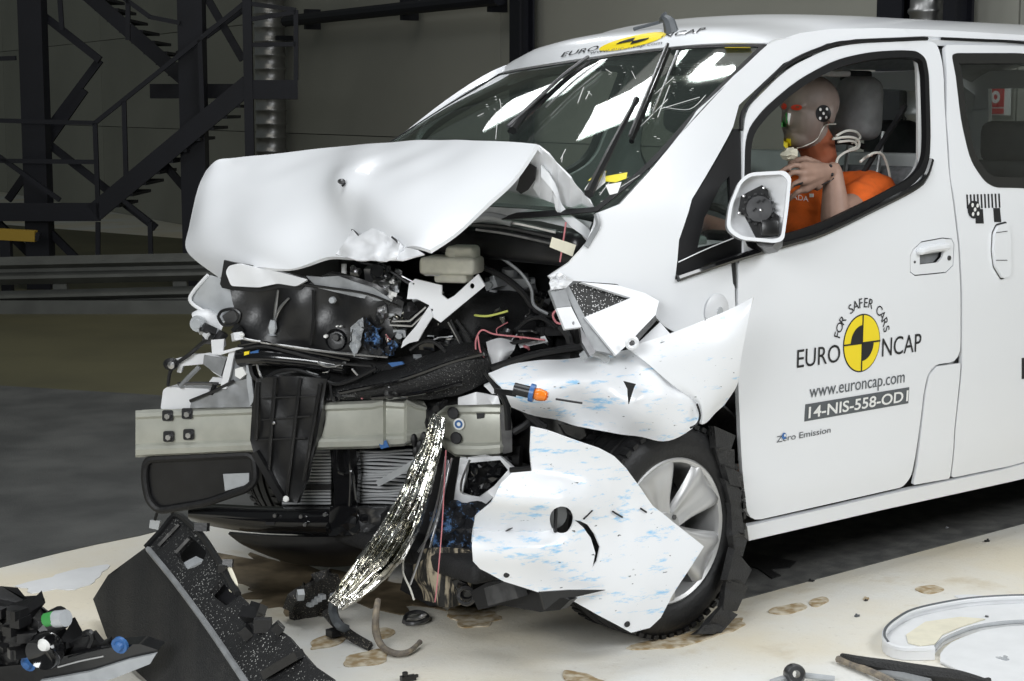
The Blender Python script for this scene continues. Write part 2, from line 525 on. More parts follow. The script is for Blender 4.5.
# ================================================================== SETTING
def floor_mat():
    m = bpy.data.materials.new('sandy_concrete'); m.use_nodes = True
    nt = m.node_tree; b = nt.nodes['Principled BSDF']; b.inputs['Roughness'].default_value = .75
    tc = nd(nt, 'ShaderNodeTexCoord')
    def noi(scale, det, lo, hi, rough=.55):
        n = nd(nt, 'ShaderNodeTexNoise'); n.inputs['Scale'].default_value = scale; n.inputs['Detail'].default_value = det; n.inputs['Roughness'].default_value = rough
        nt.links.new(tc.outputs['Object'], n.inputs['Vector'])
        r = nd(nt, 'ShaderNodeValToRGB'); r.color_ramp.elements[0].position = lo; r.color_ramp.elements[1].position = hi
        nt.links.new(n.outputs['Fac'], r.inputs[0]); return r, n
    def mix(fac, a, c):
        x = nd(nt, 'ShaderNodeMix', data_type='RGBA')
        nt.links.new(fac.outputs[0], x.inputs[0])
        if isinstance(a, tuple): x.inputs[6].default_value = (*a, 1)
        else: nt.links.new(a.outputs[2], x.inputs[6])
        x.inputs[7].default_value = (*c, 1); return x
    r1, _ = noi(.9, 6, .36, .60)
    a = mix(r1, (.76, .77, .76), (.74, .68, .55))
    r2, _ = noi(3.3, 8, .58, .74, .62)
    a = mix(r2, a, (.60, .52, .38))
    r3, n3 = noi(34, 6, .60, .78, .7)
    a = mix(r3, a, (.52, .48, .40))
    nt.links.new(a.outputs[2], b.inputs['Base Color'])
    bp = nd(nt, 'ShaderNodeBump'); bp.inputs['Strength'].default_value = .35; bp.inputs['Distance'].default_value = .01
    nt.links.new(n3.outputs['Fac'], bp.inputs['Height']); nt.links.new(bp.outputs[0], b.inputs['Normal'])
    MATS['sandy_concrete'] = m
floor_mat()
mat('asphalt', (.052, .054, .053), .7, 0, 0, col2=(.10, .102, .098), nscale=2.6, bump=.6, bscale=140)
mat('mottled_dark_grey', (.085, .086, .084), .75, 0, 0, col2=(.15, .15, .142), nscale=14, bump=.4, bscale=160)
mat('ochre_floor', (.105, .098, .05), .6, 0, 0, .25, 1.2)
mat('wall_panel', (.40, .40, .355), .75, 0, 0, .16, .55)
mat('wall_backing', (.22, .22, .20), .9)
mat('wet_stain', (.10, .075, .045), .5, 0, .1, col2=(.30, .235, .15), nscale=9)
mat('brown_sand', (.34, .24, .12), .85, 0, 0, col2=(.64, .58, .46), nscale=34)
mat('white_powder', (.74, .75, .76), .8, 0, 0, .06, 12)

fl = MB().add([(-22, -16, 0), (40, -16, 0), (40, 40, 0), (-22, 40, 0)], [(0, 1, 2, 3)]).build('floor', 'sandy_concrete', None, None)
fl['kind'] = 'structure'
fz = lambda px, py: P(px, py, z=0)
def floor_sheet(name, pts, m, z, step=.4, parent=fl, wob=0.0):
    def fn(x, y): return (x, y, z)
    o = sheet(name, pts, fn, m, parent, step=step, thick=z*.9, smooth=None, away=(0, 0, -1))
    return o
def fpts(px): return [(q.x, q.y) for q in (fz(*p) for p in px)]
# far ochre floor behind the asphalt, the asphalt lane itself
far = fpts([(-160, 212), (-160, 384), (0, 386), (165, 396), (330, 402), (560, 400), (560, 330), (330, 250)])
floor_sheet('floor_coating', far, 'ochre_floor', .002, 1.0)
asp = fpts([(-330, 378), (-160, 383), (0, 386), (165, 396), (330, 402), (560, 400)]) + [(5.2, 1.5), (1.6, 1.22)] + fpts([(175, 527), (140, 536), (95, 545), (60, 553), (0, 568), (-80, 590), (-330, 640)])
floor_sheet('asphalt_lane', asp, 'asphalt', .003, .8)

floor_sheet('dark_strip', [(.16, -.74), (2.0, -.735), (4.6, -.72), (4.6, 1.0), (.9, 1.0), (.25, .2), (.10, -.5)], 'mottled_dark_grey', .0025, .4)  # dark grey sheet added under the van's footprint
# ---- back wall of sandwich panels
AW = R(77.5)
DW = Vector((math.cos(AW), math.sin(AW), 0)); NW = Vector((math.sin(AW), -math.cos(AW), 0))   # NW faces away/right
if NW.dot(CAM - (CAM+VH*10)) < 0: NW = -NW
W0 = CAM + (VH + RT*((400-512)/1815))*17.0; W0.z = 0
wall = MB().add([W0+DW*-20-NW*.1, W0+DW*34-NW*.1, W0+DW*34-NW*.1+Vector((0, 0, 9)), W0+DW*-20-NW*.1+Vector((0, 0, 9)),
                 W0+DW*-20-NW*.3, W0+DW*34-NW*.3, W0+DW*34-NW*.3+Vector((0, 0, 9)), W0+DW*-20-NW*.3+Vector((0, 0, 9))],
                [(0, 1, 2, 3), (7, 6, 5, 4), (0, 4, 5, 1), (3, 2, 6, 7), (1, 5, 6, 2), (0, 3, 7, 4)]).build('wall_back', 'wall_backing', None, None)
wall['kind'] = 'structure'
WPL = plane(W0, NW)
rmw = Matrix((DW, NW, Vector((0, 0, 1)))).transposed()
pan = None
for i in range(8):
    for j in range(7):
        c = W0 + DW*(-17+i*6.0) + Vector((0, 0, .6+j*1.2)) - NW*.05
        if pan is None:
            mb = MB(); mb.box((0, 0, 0), (5.985, .1, 1.192), rmw)
            pan = mb.build('wall_panel', 'wall_panel', wall, None); o = pan
        else:
            o = pan.copy(); COL.objects.link(o)
        o.location = c
def wp(px, py, off=0.0): return WPL(px, py, off)
def ztop(p, z): q = p.copy(); q.z = z; return q
for (px, wd, lab) in ((522, .17, 'dark navy steel column on the wall above the windscreen'), (897, .22, 'dark navy steel column above the driver door roofline'), (957, .10, 'slim dark column above the roof near the right edge')):
    b = wp(px, 60, .16); b.z = 0
    t = thing('steel_column', lab, 'column', b, 'steel columns on the back wall')
    for s in (-1, 1): MB().box(b+NW*(.12*s*.5)+Vector((0, 0, 4)), (wd, .018, 8), rmw).build('flange', 'navy_steel', t, None)
    MB().box(b+Vector((0, 0, 4)), (.02, .105, 8), rmw).build('web', 'navy_steel', t, None)
    MB().box(b+Vector((0, 0, .012)), (wd*1.3, .2, .024), rmw).build('base_plate', 'navy_steel', t, None)
def duct(px, r, lab):
    b = wp(px, 60, r+.06); b.z = 0
    t = thing('ventilation_duct', lab, 'duct', b, 'spiral ducts on the back wall')
    pr = []
    z = .02
    while z < 8: pr += [(r, z), (r, z+.10), (r+.012, z+.115), (r+.012, z+.13)]; z += .145
    MB().lathe(b, (0, 0, 1), pr, 20).build('pipe', 'duct', t, 40)
    for zz in (2.2, 4.4): MB().box(b+Vector((0, 0, zz))-NW*(r*.6), (r*2.3, r*.9+.05, .05), rmw).build('clamp', 'navy_steel', t, None)
duct(270, .16, 'silver spiral ventilation duct beside the steel stairs')
duct(926, .10, 'dull spiral pipe between the dark columns at top right')
# service pipe on the wall
pa, pb = wp(286, 21, .25), wp(500, -2, .25)
t = thing('service_pipe', 'dark horizontal service pipe running along the back wall', 'pipe', ztop(pa, 0))
MB().cyl(pa, pb, .06, 10).build('pipe', 'navy_steel', t)
for k in (.1, .59, .95):
    q = pa.lerp(pb, k); MB().box(q-NW*.10, (.06, .16, .2), rmw).build('bracket', 'navy_steel', t, None)
# ---- steel stairs (in front of the wall, 14.5 m off)
SD = 14.5
SPL = plane(CAM+VH*SD, VH)
def sp(px, py, d=0.0): return SPL(px, py, -d)
st = thing('steel_staircase', 'dark navy steel staircase with open treads and landing by the back wall', 'staircase', ztop(sp(150, 200), 0))
def sbar(name, a, b, wd, dep=.06, d=0.0):
    p, q = sp(*a, d), sp(*b, d)
    if (q-p).length < .01: return
    return MB().bar(p, q, wd, dep, up=VH).build(name, 'navy_steel', st, None)
PXM = SPL(512, 100); sc = 1.0/124.0
def down(px, py, d=0):       # vertical post from pixel to the floor
    a = sp(px, py, d); b = a.copy(); b.z = 0; return a, b
for px, wd in ((30, .19), (190, .20), (246, .07)):
    a = sp(px, -60, .25 if px != 246 else 0); b = ztop(a, 0)
    MB().bar(a, b, wd, .2 if px != 246 else .07, up=VH).build('post', 'navy_steel', st, None)
for d in (0, .75):
    sbar('landing_beam', (-60, 212), (100, 212), .145, .05, d)
    sbar('stringer', (94, 213), (249, 84), .15, .05, d)
    sbar('stringer', (78, -14), (206, 98), .12, .05, d+1.0)
MB().add([sp(-60, 205, 0), sp(97, 205, 0), sp(97, 205, .75)+Vector((0, 0, .0)), sp(-60, 205, .75), sp(-60, 207, 0), sp(97, 207, 0), sp(97, 207, .75), sp(-60, 207, .75)],
         [(0, 1, 2, 3), (7, 6, 5, 4), (0, 4, 5, 1), (1, 5, 6, 2), (2, 6, 7, 3), (3, 7, 4, 0)]).build('landing_deck', 'navy_steel', st, None)
zt = sp(270, 80, 0).z
def deck(px0, px1, z, d0, d1, h, name='upper_deck'):
    v = []
    for zz in (z, z-h):
        for px, d in ((px0, d0), (px1, d0), (px1, d1), (px0, d1)):
            p = sp(px, 100, d); p.z = zz; v.append(p)
    MB().add(v, [(0, 1, 2, 3), (7, 6, 5, 4), (0, 4, 5, 1), (1, 5, 6, 2), (2, 6, 7, 3), (3, 7, 4, 0)]).build(name, 'navy_steel', st, None)
deck(243, 298, zt, -.02, 1.0, .15)
deck(150, 248, zt-.02, .9, 1.7, .12)
for k in range(11):
    f = k/11.0
    a = sp(98+(246-98)*f, 206+(84-206)*f, 0); b = a + VH*.75
    MB().bar(a+RT*.06, b+RT*.06, .22, .025).build('tread', 'navy_steel', st, None)
for k in range(10):
    f = k/10.0
    a = sp(82+122*f, -12+108*f, 1.0); b = a + VH*.75
    MB().bar(a, b, .2, .025).build('tread', 'navy_steel', st, None)
for a, b in (((-60, 119), (95, 123)), ((95, 123), (246, 2)), ((95, 123), (98, 204)), ((124, 101), (126, 176)), ((200, 40), (203, 120)), ((-10, 150), (60, 200)), ((-40, 60), (16, 58)), ((246, 3), (296, 10)), ((296, 10), (296, 80)), ((246, 20), (296, 12)), ((150, 17), (180, 23)), ((118, -6), (150, 17)), ((128, 0), (128, 40)), ((98, 222), (98, 262)), ((123, 200), (150, 222)), ((150, 222), (151, 262)), ((60, 0), (62, 30)), ((246, 45), (296, 44)), ((-60, 160), (98, 162))):
    sbar('rail', a, b, .035, .035)
for a, b, d in (((50, 145), (156, 228), .5), ((85, 90), (8, 200), .6), ((206, -4), (243, 60), .4), ((178, 55), (244, 8), .4), ((165, 165), (195, 200), .4), ((40, 140), (100, 60), .6), ((30, 5), (100, 60), .5), ((-10, 215), (38, 262), .3), ((36, 218), (80, 262), .3)):
    sbar('brace', a, b, .06, .05, d)
t = thing('yellow_crane_arm', 'dull yellow steel beam end under the stair landing at the left edge', 'beam', ztop(sp(10, 234, -.5), 0))
MB().bar(sp(-60, 231, -.5), sp(36, 236, -.5), .085, .09, up=VH).build('beam', 'yellow_steel', t, None)
MB().bar(sp(36, 236, -.5), sp(40, 237, -.5), .06, .06, up=VH).build('end_cap', 'navy_steel', t, None)
a = sp(6, 240, -.5); MB().bar(a, ztop(a, 0), .08, .08, up=VH).build('post', 'navy_steel', t, None)

# ---- crash barrier in front of the stairs
GPL = plane(CAM+VH*13.0, VH)
gr = thing('guard_rail', 'grey two-tier corrugated steel crash barrier at the left rear', 'guard rail', ztop(GPL(100, 300), 0))
Wp = [(0, 0), (.08, .03), (.2, .075), (.3, .075), (.44, .0), (.56, 0), (.70, .075), (.8, .075), (.92, .03), (1, 0)]
for (y0l, y0r, y1l, y1r) in ((257, 253, 285, 281), (291, 286, 316, 312)):
    rows = []
    for s, o in Wp:
        rows.append([GPL(px, (y0l+(y0r-y0l)*px/190)*(1-s)+(y1l+(y1r-y1l)*px/190)*s, o) for px in (-120, 0, 120, 240, 360, 480)])
    grid('corrugated_rail', rows, 'rail_grey', gr, thick=.006, linear=True, smooth=20)
for px in (-60, 60, 180, 300, 420):
    a = GPL(px, 256, -.06); MB().bar(a, ztop(a, 0), .1, .08, up=VH).build('post', 'rail_grey', gr, None)
a, b = GPL(-120, 322, .02), GPL(480, 317, .02)
a.z = .05; b.z = .05
MB().bar(a, b, .12, .1).build('foot_rail', 'rail_grey', gr, None)
# ================================================================== VAN
van = thing('van', 'white crash-tested van with crushed front and test markings on its door', 'van', (0.9, 0, 0))
SIDE_C = Vector((1, 0, 1))
# ---- left and right side panels: outlines in (x, z) on the side skin
A_pts = SX([(597, 213), (620, 204), (650, 171), (676, 139), (700, 109), (735, 75), (768, 43.5), (800, 33), (830, 29), (880, 28), (940, 30), (1024, 35)]) + [(3.3, 1.715), (3.3, 1.69)] + \
    SX([(1024, 40.5), (941, 37), (927, 36), (856, 39), (827, 43.5), (783, 63.5), (739, 105), (733, 127), (692, 199), (679, 240), (675, 280), (705, 271), (734, 261), (735, 300), (737, 345), (700, 347), (664, 326), (640, 300), (617, 284), (576, 281), (553, 281), (549, 276), (570, 262), (588, 242), (595, 225)])
DOOR = SX([(738, 300), (738.5, 262), (743.5, 256), (743.5, 200), (743, 133), (747, 108), (787, 68), (830, 48), (858, 43.5), (926, 40.5), (937, 43), (942, 60), (945, 120), (949, 180), (957, 235), (960.5, 300), (960.5, 361), (936, 364.5), (928, 373), (924, 390), (920, 425), (911, 477), (903, 487), (747, 522.5), (743, 480), (740, 430), (738, 380)])
DWIN = SX([(743.5, 253), (743.8, 200), (745, 133), (762, 110), (797, 79.5), (836, 59), (871, 51.6), (900, 50), (916, 51), (925, 58), (928, 75), (929.5, 120), (929, 157), (924, 172), (912, 185), (871, 207), (821, 231), (785, 242)])
SLIDE = SX([(945, 44.5), (1024, 46)]) + [(2.62, 1.655), (2.64, .9), (2.60, .30)] + SX([(1010, 466), (951, 478), (955.5, 430), (962.2, 366), (962.3, 300), (958.8, 235), (950.8, 180), (946.8, 120)])
SWIN = SX([(951.5, 55), (956, 53), (1024, 53)]) + [(2.35, 1.615), (2.42, 1.56), (2.42, 1.22), (2.34, 1.155)] + SX([(1024, 188), (995, 187.5), (985, 182), (970.5, 161.5), (961.5, 126)])
BLOW = SX([(937, 366.3), (960.5, 363), (954, 430), (949.5, 478.5), (913, 485), (921.2, 430), (925.6, 392), (929.4, 375)])
SILL = SX([(746, 526), (830, 507.5), (912, 488.5), (1000, 470)]) + [(2.6, .285), (3.0, .285), (3.0, .21)] + SX([(1010, 481.5), (880, 510), (748, 540.5)])
x26 = 2.66
RQW = [(2.78, 1.18), (3.42, 1.18), (3.36, 1.58), (2.78, 1.60)]
RQ = [(x26, 1.66), (3.3, 1.68), (3.62, 1.55), (3.68, 1.1), (3.68, .35), (3.05, .30), (3.02, .45), (2.9, .58), (x26+.04, .64), (x26, .64)]
# front door: handle opening
HANDLE = SX([(910, 256), (912.6, 249.5), (921.5, 241.4), (942.5, 237.5), (952, 238.5), (954.5, 244), (953.5, 265.6), (946, 273), (915, 276), (910, 272.5)])
def scale2(poly, k, c=None):
    cx = sum(p[0] for p in poly)/len(poly); cy = sum(p[1] for p in poly)/len(poly)
    return [(cx+(x-cx)*k, cy+(y-cy)*k) for x, y in poly]
def inset(poly, d):
    # move a polygon's vertices inwards by d
    k = len(poly); out = []
    ar = sum(poly[i-1][0]*poly[i][1]-poly[i][0]*poly[i-1][1] for i in range(k))
    s = 1 if ar > 0 else -1
    for i in range(k):
        a, b, c = Vector(poly[i-1]), Vector(poly[i]), Vector(poly[(i+1) % k])
        n1 = Vector((-(b-a).y, (b-a).x)).normalized(); n2 = Vector((-(c-b).y, (c-b).x)).normalized()
        n = (n1+n2); n = n/max(.6, n.length_squared)*2 if n.length > 0 else n1
        n = (n1+n2).normalized()/max(.5, math.sqrt((1+n1.dot(n2))/2))
        q = b+n*d*s; out.append((q.x, q.y))
    return out
DWINr = rnd_poly(DWIN, .12); SWINr = rnd_poly(SWIN, .06); DOORr = rnd_poly(DOOR, .09)
OUT = (0, 1, 0)
for mir in (False, True):
    aw = (0, -1, 0) if mir else (0, 1, 0)
    if not mir:
        sheet('front_pillar_panel', A_pts, side_fn(), 'white_paint', van, step=.045, thick=.012, away=aw)
    else:
        APR = [(-.12, 1.2), (.58, 1.69), (.75, 1.715), (1.2, 1.725), (3.3, 1.715), (3.3, 1.69), (1.2, 1.70), (.80, 1.66), (.62, 1.62), (.42, 1.46), (.35, 1.3), (.35, .5), (.2, .6), (-.2, .75), (-.25, 1.0)]
        # right-hand pillar is built from the photograph below
    dh = [DWINr] + ([] if mir else [HANDLE])
    sheet('front_door', DOORr, side_fn(), 'white_paint', van, holes=dh, step=.045, thick=.014, away=aw, mirror=mir)
    sheet('sliding_door', rnd_poly(SLIDE, .02), side_fn(), 'white_paint', van, holes=[SWINr], step=.05, thick=.014, away=aw, mirror=mir)
    sheet('lower_pillar_panel', rnd_poly(BLOW, .01), side_fn(.001), 'white_paint', van, step=.05, thick=.01, away=aw, mirror=mir)
    sheet('sill', SILL, side_fn(.004), 'white_paint', van, step=.05, thick=.02, away=aw, mirror=mir)
    sheet('rear_quarter_panel', rnd_poly(RQ, .04), side_fn(), 'white_paint', van, holes=[RQW], step=.08, thick=.014, away=aw, mirror=mir)
    # rubber seals round the windows
    sheet('window_seal', DWINr, side_fn(.004), 'seal_black', van, holes=[inset(DWINr, .022)], step=.05, thick=.02, away=aw, mirror=mir)
    sheet('window_seal', SWINr, side_fn(.002), 'black_gloss', van, holes=[inset(SWINr, .035)], step=.05, thick=.012, away=aw, mirror=mir)
    sheet('side_glass', inset(SWINr, .03), side_fn(-.008), 'tinted_glass', van, step=.1, thick=.004, away=aw, mirror=mir)
# dark inner skins behind the panel gaps
BACK = SX([(700, 275), (738, 262), (743, 256)]) 
for mir in (False, True):
    aw = (0, -1, 0) if mir else (0, 1, 0)
    inner = [(.36, 1.02), (.36, .3), (2.64, .3), (2.64, 1.67), (1.05, 1.69), (.80, 1.66), (.42, 1.36)]
    sheet('inner_side_panel', inner, side_fn(-.035), 'interior_light' if mir else 'interior_grey', van, holes=[inset(DWINr, .004), inset(SWINr, .0)], step=.08, thick=.01, away=aw, mirror=mir)
# chrome-black strip at the belt line and the drip moulding over the doors
mb = MB(); mb.tube([Vector((p[0], ysurf(*p)-.003, p[1])) for p in SX([(941, 38.6), (985, 40.6), (1024, 42.8)])] + [Vector((3.2, ysurf(3.2, 1.683)-.003, 1.683))], .005, 6)
mb.build('drip_moulding', 'seal_black', van)
mb = MB(); mb.tube([Vector((p[0], ysurf(*p)-.0, p[1])) for p in SX([(741, 130), (746, 106.5), (785, 66), (828, 46), (857, 41.5), (927, 38.5)])], .0065, 6)
mb.build('door_gap_seal', 'seal_black', van)
belt = SX([(676, 278), (705, 268), (737, 257.5), (785, 244), (821, 233), (871, 209), (912, 188), (924, 176), (929.5, 160)])
mb = MB(); mb.tube([Vector((p[0], ysurf(*p)-.006, p[1])) for p in belt], .011, 8)
mb.build('belt_moulding', 'black_gloss', van)
# front quarter light (black triangle)
QT = SX([(677, 279), (681, 240), (694, 200), (735.5, 129), (741.5, 129), (743, 200), (743, 256), (738, 259), (706, 269)])
QH = SX([(699, 248), (706, 218), (722, 186), (731, 176), (733, 240)])
sheet('quarter_light_frame', QT, side_fn(-.006), 'seal_black', van, holes=[QH], step=.05, thick=.012, away=OUT)
sheet('quarter_glass', scale2(QH, 1.03), side_fn(-.012), 'tinted_glass', van, step=.06, thick=.004, away=OUT)
mb = MB(); mb.tube([Vector((p[0], ysurf(*p)-.002, p[1])) for p in SX([(678, 262), (706, 249), (733, 238)])], .0018, 5); mb.build('trim_line', 'white_plastic', van)
# door handle in its recess
CUP = SX([(920, 255), (944, 251.5), (943, 257), (938, 262.5), (920, 264.5)])
hd = sheet('door_handle', inset(HANDLE, .0035), side_fn(-.001), 'white_paint', van, holes=[CUP], step=.03, thick=.008, away=OUT)
sheet('handle_recess', scale2(CUP, 1.08), side_fn(-.022), 'grey_primer', hd, step=.03, thick=.004, away=OUT)
sheet('handle_backing', scale2(HANDLE, 1.06), side_fn(-.03), 'ink', hd, step=.05, thick=.004, away=OUT)
g = [S(px, py) + Vector((0, -.010, 0)) for px, py in ((919, 251), (928, 248.5), (944, 246.5))]
MB().tube([g[0]+Vector((0, .008, 0)), g[0], g[1], g[2], g[2]+Vector((0, .008, 0))], .012, 8).build('grip', 'white_paint', hd)
p = S(949, 258); MB().cyl(p+Vector((0, .004, 0)), p+Vector((0, -.003, 0)), .008, 12).build('key_lock', 'dark_metal', hd)
p = S(914.7, 262); MB().cyl(p+Vector((0, .004, 0)), p+Vector((0, -.002, 0)), .004, 8).build('screw_cover', 'dark_metal', hd)
# sliding-door handle
SH = SX([(992, 233), (996, 225), (1006, 222.5), (1008, 240), (1008, 275), (1000.5, 278.5), (993, 266), (991, 250)])
o = sheet('sliding_door_handle', rnd_poly(SH, .01), side_fn(.012), 'white_paint', van, step=.03, thick=.02, away=OUT)
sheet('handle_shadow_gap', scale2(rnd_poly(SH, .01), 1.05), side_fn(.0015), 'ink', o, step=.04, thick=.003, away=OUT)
for (a, b) in (((993, 232.5), (1004, 231)), ((993, 260), (1004, 260))):
    pa, pb = S(*a)+Vector((0, -.0125, 0)), S(*b)+Vector((0, -.0125, 0)); MB().bar(pa, pb, .002, .002).build('seam_line', 'ink', o, None)
# lower door crease line and sill shadow
# ---- right-hand front pillar, seen across the bonnet
rp_o = [P(385, 150, y=.73), P(396, 139.4, y=.73), P(446, 100, y=.72), P(493, 70.5, y=.70), P(534, 56.8, y=.68), P(572, 47.5, y=.655)]
rp_i = [P(392, 150, y=.725), P(403, 139.5, y=.725), P(452, 101.5, y=.71), P(497, 75.5, y=.685), P(534, 67.3, y=.66), P(572, 62, y=.60)]
R0 = Vector((-.12, .74, 1.2))
rows = [[R0+Vector((-.03, .03, 0))]+rp_o, [R0]+rp_i]
grid('front_pillar_panel', rows, 'white_paint', van, sub=4, thick=.03)
rr = [(q.x, q.z) for q in rp_o[1:]]
APR = [(-.12, 1.12), (.36, 1.16), (.33, .6), (-.05, .72), (-.25, .95)]
ARR = [(1.0, 1.70), (3.3, 1.715), (3.3, 1.69), (1.0, 1.675)]
sheet('roof_rail', ARR, side_fn(), 'white_paint', van, step=.2, thick=.012, away=(0, -1, 0), mirror=True)
sheet('right_wing_panel', APR, side_fn(), 'white_paint', van, step=.07, thick=.012, away=(0, -1, 0), mirror=True)
# ---- windscreen
Ls = [S(597.5, 212), S(655, 163), S(708, 104), S(767, 45)]
Rs = [R0, Vector((.18, .73, 1.345)), Vector((.45, .70, 1.49)), P(500, 73.5, y=.68)]
Cs = [Vector((-.36, 0, 1.16)), Vector((-.08, 0, 1.345)), Vector((.20, 0, 1.505)), P(592, 58.8, y=0)]
def top_point(px, py):
    lo, hi = -.80, .80
    g = lambda y: P(px, py, y=y).x - (.485+(.10 if y < 0 else .26)*(y/.70)**2)
    best = min((abs(g(-.8+.01*k)), -.8+.01*k) for k in range(161))[1]
    return P(px, py, y=best)
TOPS = sorted([Ls[3], Rs[3]]+[top_point(*q) for q in ((722, 44.8), (676, 47.5), (640, 51.5), (608, 56), (570, 61.8), (534, 67.3))], key=lambda q: q.y)
def top_at(y):
    for a, b in zip(TOPS, TOPS[1:]):
        if y <= b.y or b is TOPS[-1]:
            t = (y-a.y)/(b.y-a.y); return a.lerp(b, max(0, min(1, t)))
def wscol(u):
    col = _wscol(u)
    q = top_at(col[3].y); col[3] = Vector((q.x, col[3].y, q.z))
    return col
def _wscol(u):
    col = []
    for l, c, r in zip(Ls, Cs, Rs):
        e = l if u < 0 else r
        q = c.lerp(e, u*u); q.y = e.y*abs(u); col.append(q)
    return col
US = [-1, -.8, -.55, -.25, 0, .25, .55, .8, 1]
cols = [wscol(u) for u in US]
rows = list(zip(*cols))
ws = grid('windscreen', rows, 'windscreen_glass', van, sub=5, thick=.005)
# black ceramic border of the screen
edge = [wscol(-1)[0], wscol(-1)[1], wscol(-1)[2], wscol(-1)[3]]
def band(name, a, b, m, lift=.003, th=.003):
    n = Vector((-.55, -.1, .83)).normalized()*lift
    grid(name, [[p+n for p in a], [p+n for p in b]], m, van, sub=5, thick=th)
lin = lambda u, k: [p for p in wscol(u)]
band('screen_border', wscol(-1), wscol(-.972), 'seal_black')
topc = [wscol(u)[3] for u in US]; topd = [wscol(u)[3].lerp(wscol(u)[2], .05) for u in US]
band('screen_border', topc, topd, 'seal_black')
band('screen_border', wscol(.975), wscol(1), 'seal_black')
botc = [wscol(u)[0] for u in US]; botd = [wscol(u)[0].lerp(wscol(u)[1], .10) for u in US]
band('screen_border', botc, botd, 'seal_black')
from mathutils.bvhtree import BVHTree
def bvh(o):
    return BVHTree.FromPolygons([v.co for v in o.data.vertices], [tuple(f.vertices) for f in o.data.polygons])
wsb = bvh(ws)
def hit(tree, px, py, off=.004):
    d = ray(px, py).normalized()
    loc, n, i, dist = tree.ray_cast(CAM, d)
    if loc is None: return None
    if n.dot(d) > 0: n = -n
    return loc + n*off
# ---- roof
stn = []
NT = [-1, -.97, -.9, -.78, -.6, -.3, 0, .3, .6, .78, .9, .97, 1]
def roof_pt(x, t, zl=1.712, zr=1.70):
    y = t*.70
    z = zl+(zr-zl)*(t+1)/2 + .055*(1-abs(t)**5) + .055*(1-t*t)
    return Vector((x, y, z))
first = []
for t in NT:
    p = wscol(t)[3]; first.append(p+Vector((.006, 0, .006)))
second = []
for t, p in zip(NT, first):
    q = roof_pt(p.x+.10, t); second.append(p.lerp(q, .42)+Vector((.03, 0, .004)))
third = []
for t, p in zip(NT, first):
    q = roof_pt(p.x+.32, t); third.append(Vector((q.x+.02, q.y, p.z+(q.z-p.z)*.70)))
rows = [first, second, third, [roof_pt(1.08, t)+Vector((0, 0, -.012*(1-t*t))) for t in NT]]
for x in (1.45, 1.9, 2.6, 3.25): rows.append([roof_pt(x, t) for t in NT])
rows.append([roof_pt(3.55, t)+Vector((0, 0, -.06)) for t in NT])
roof = grid('roof', rows, 'white_paint', van, sub=4, thick=.02, away=(0, 0, -1))
roofb = bvh(roof)
grid('headliner', [[Vector((p.x+.06, p.y*.93, p.z-.05)) for p in r] for r in rows[1:]], 'interior_grey', van, sub=3, thick=.01, away=(0, 0, 1))
# rear doors and bumper, closing the body behind
RB = [(-.62, .42), (.62, .42), (.66, 1.1), (.58, 1.66), (-.58, 1.66), (-.66, 1.1)]
sheet('rear_door', rnd_poly(RB, .05), lambda y, z: (3.68-.1*max(0, z-1.1)/.56, y*1.2, z), 'white_paint', van, holes=[[(-.5, 1.14), (-.05, 1.14), (-.05, 1.58), (-.47, 1.58)], [(.05, 1.14), (.5, 1.14), (.47, 1.58), (.05, 1.58)]], step=.15, thick=.03, away=(-1, 0, 0))
for s in (-1, 1):
    sheet('rear_glass', [(s*.04, 1.13), (s*.51, 1.13), (s*.48, 1.59), (s*.04, 1.59)], lambda y, z: (3.665-.1*max(0, z-1.1)/.56, y*1.2, z), 'clear_glass', van, step=.2, thick=.004, away=(-1, 0, 0))
    sheet('rear_quarter_glass', RQW, side_fn(-.008), 'clear_glass', van, step=.2, thick=.004, away=(0, -s, 0), mirror=(s > 0))
rbox('rear_bumper', (3.72, 0, .42), (.16, 1.66, .22), 'white_plastic', van, .05)
rbox('underbody', (1.95, 0, .25), (3.3, 1.56, .10), 'black_rough', van, .03)
rbox('load_floor', (2.2, 0, .45), (2.6, 1.6, .06), 'interior_dark', van, .02)

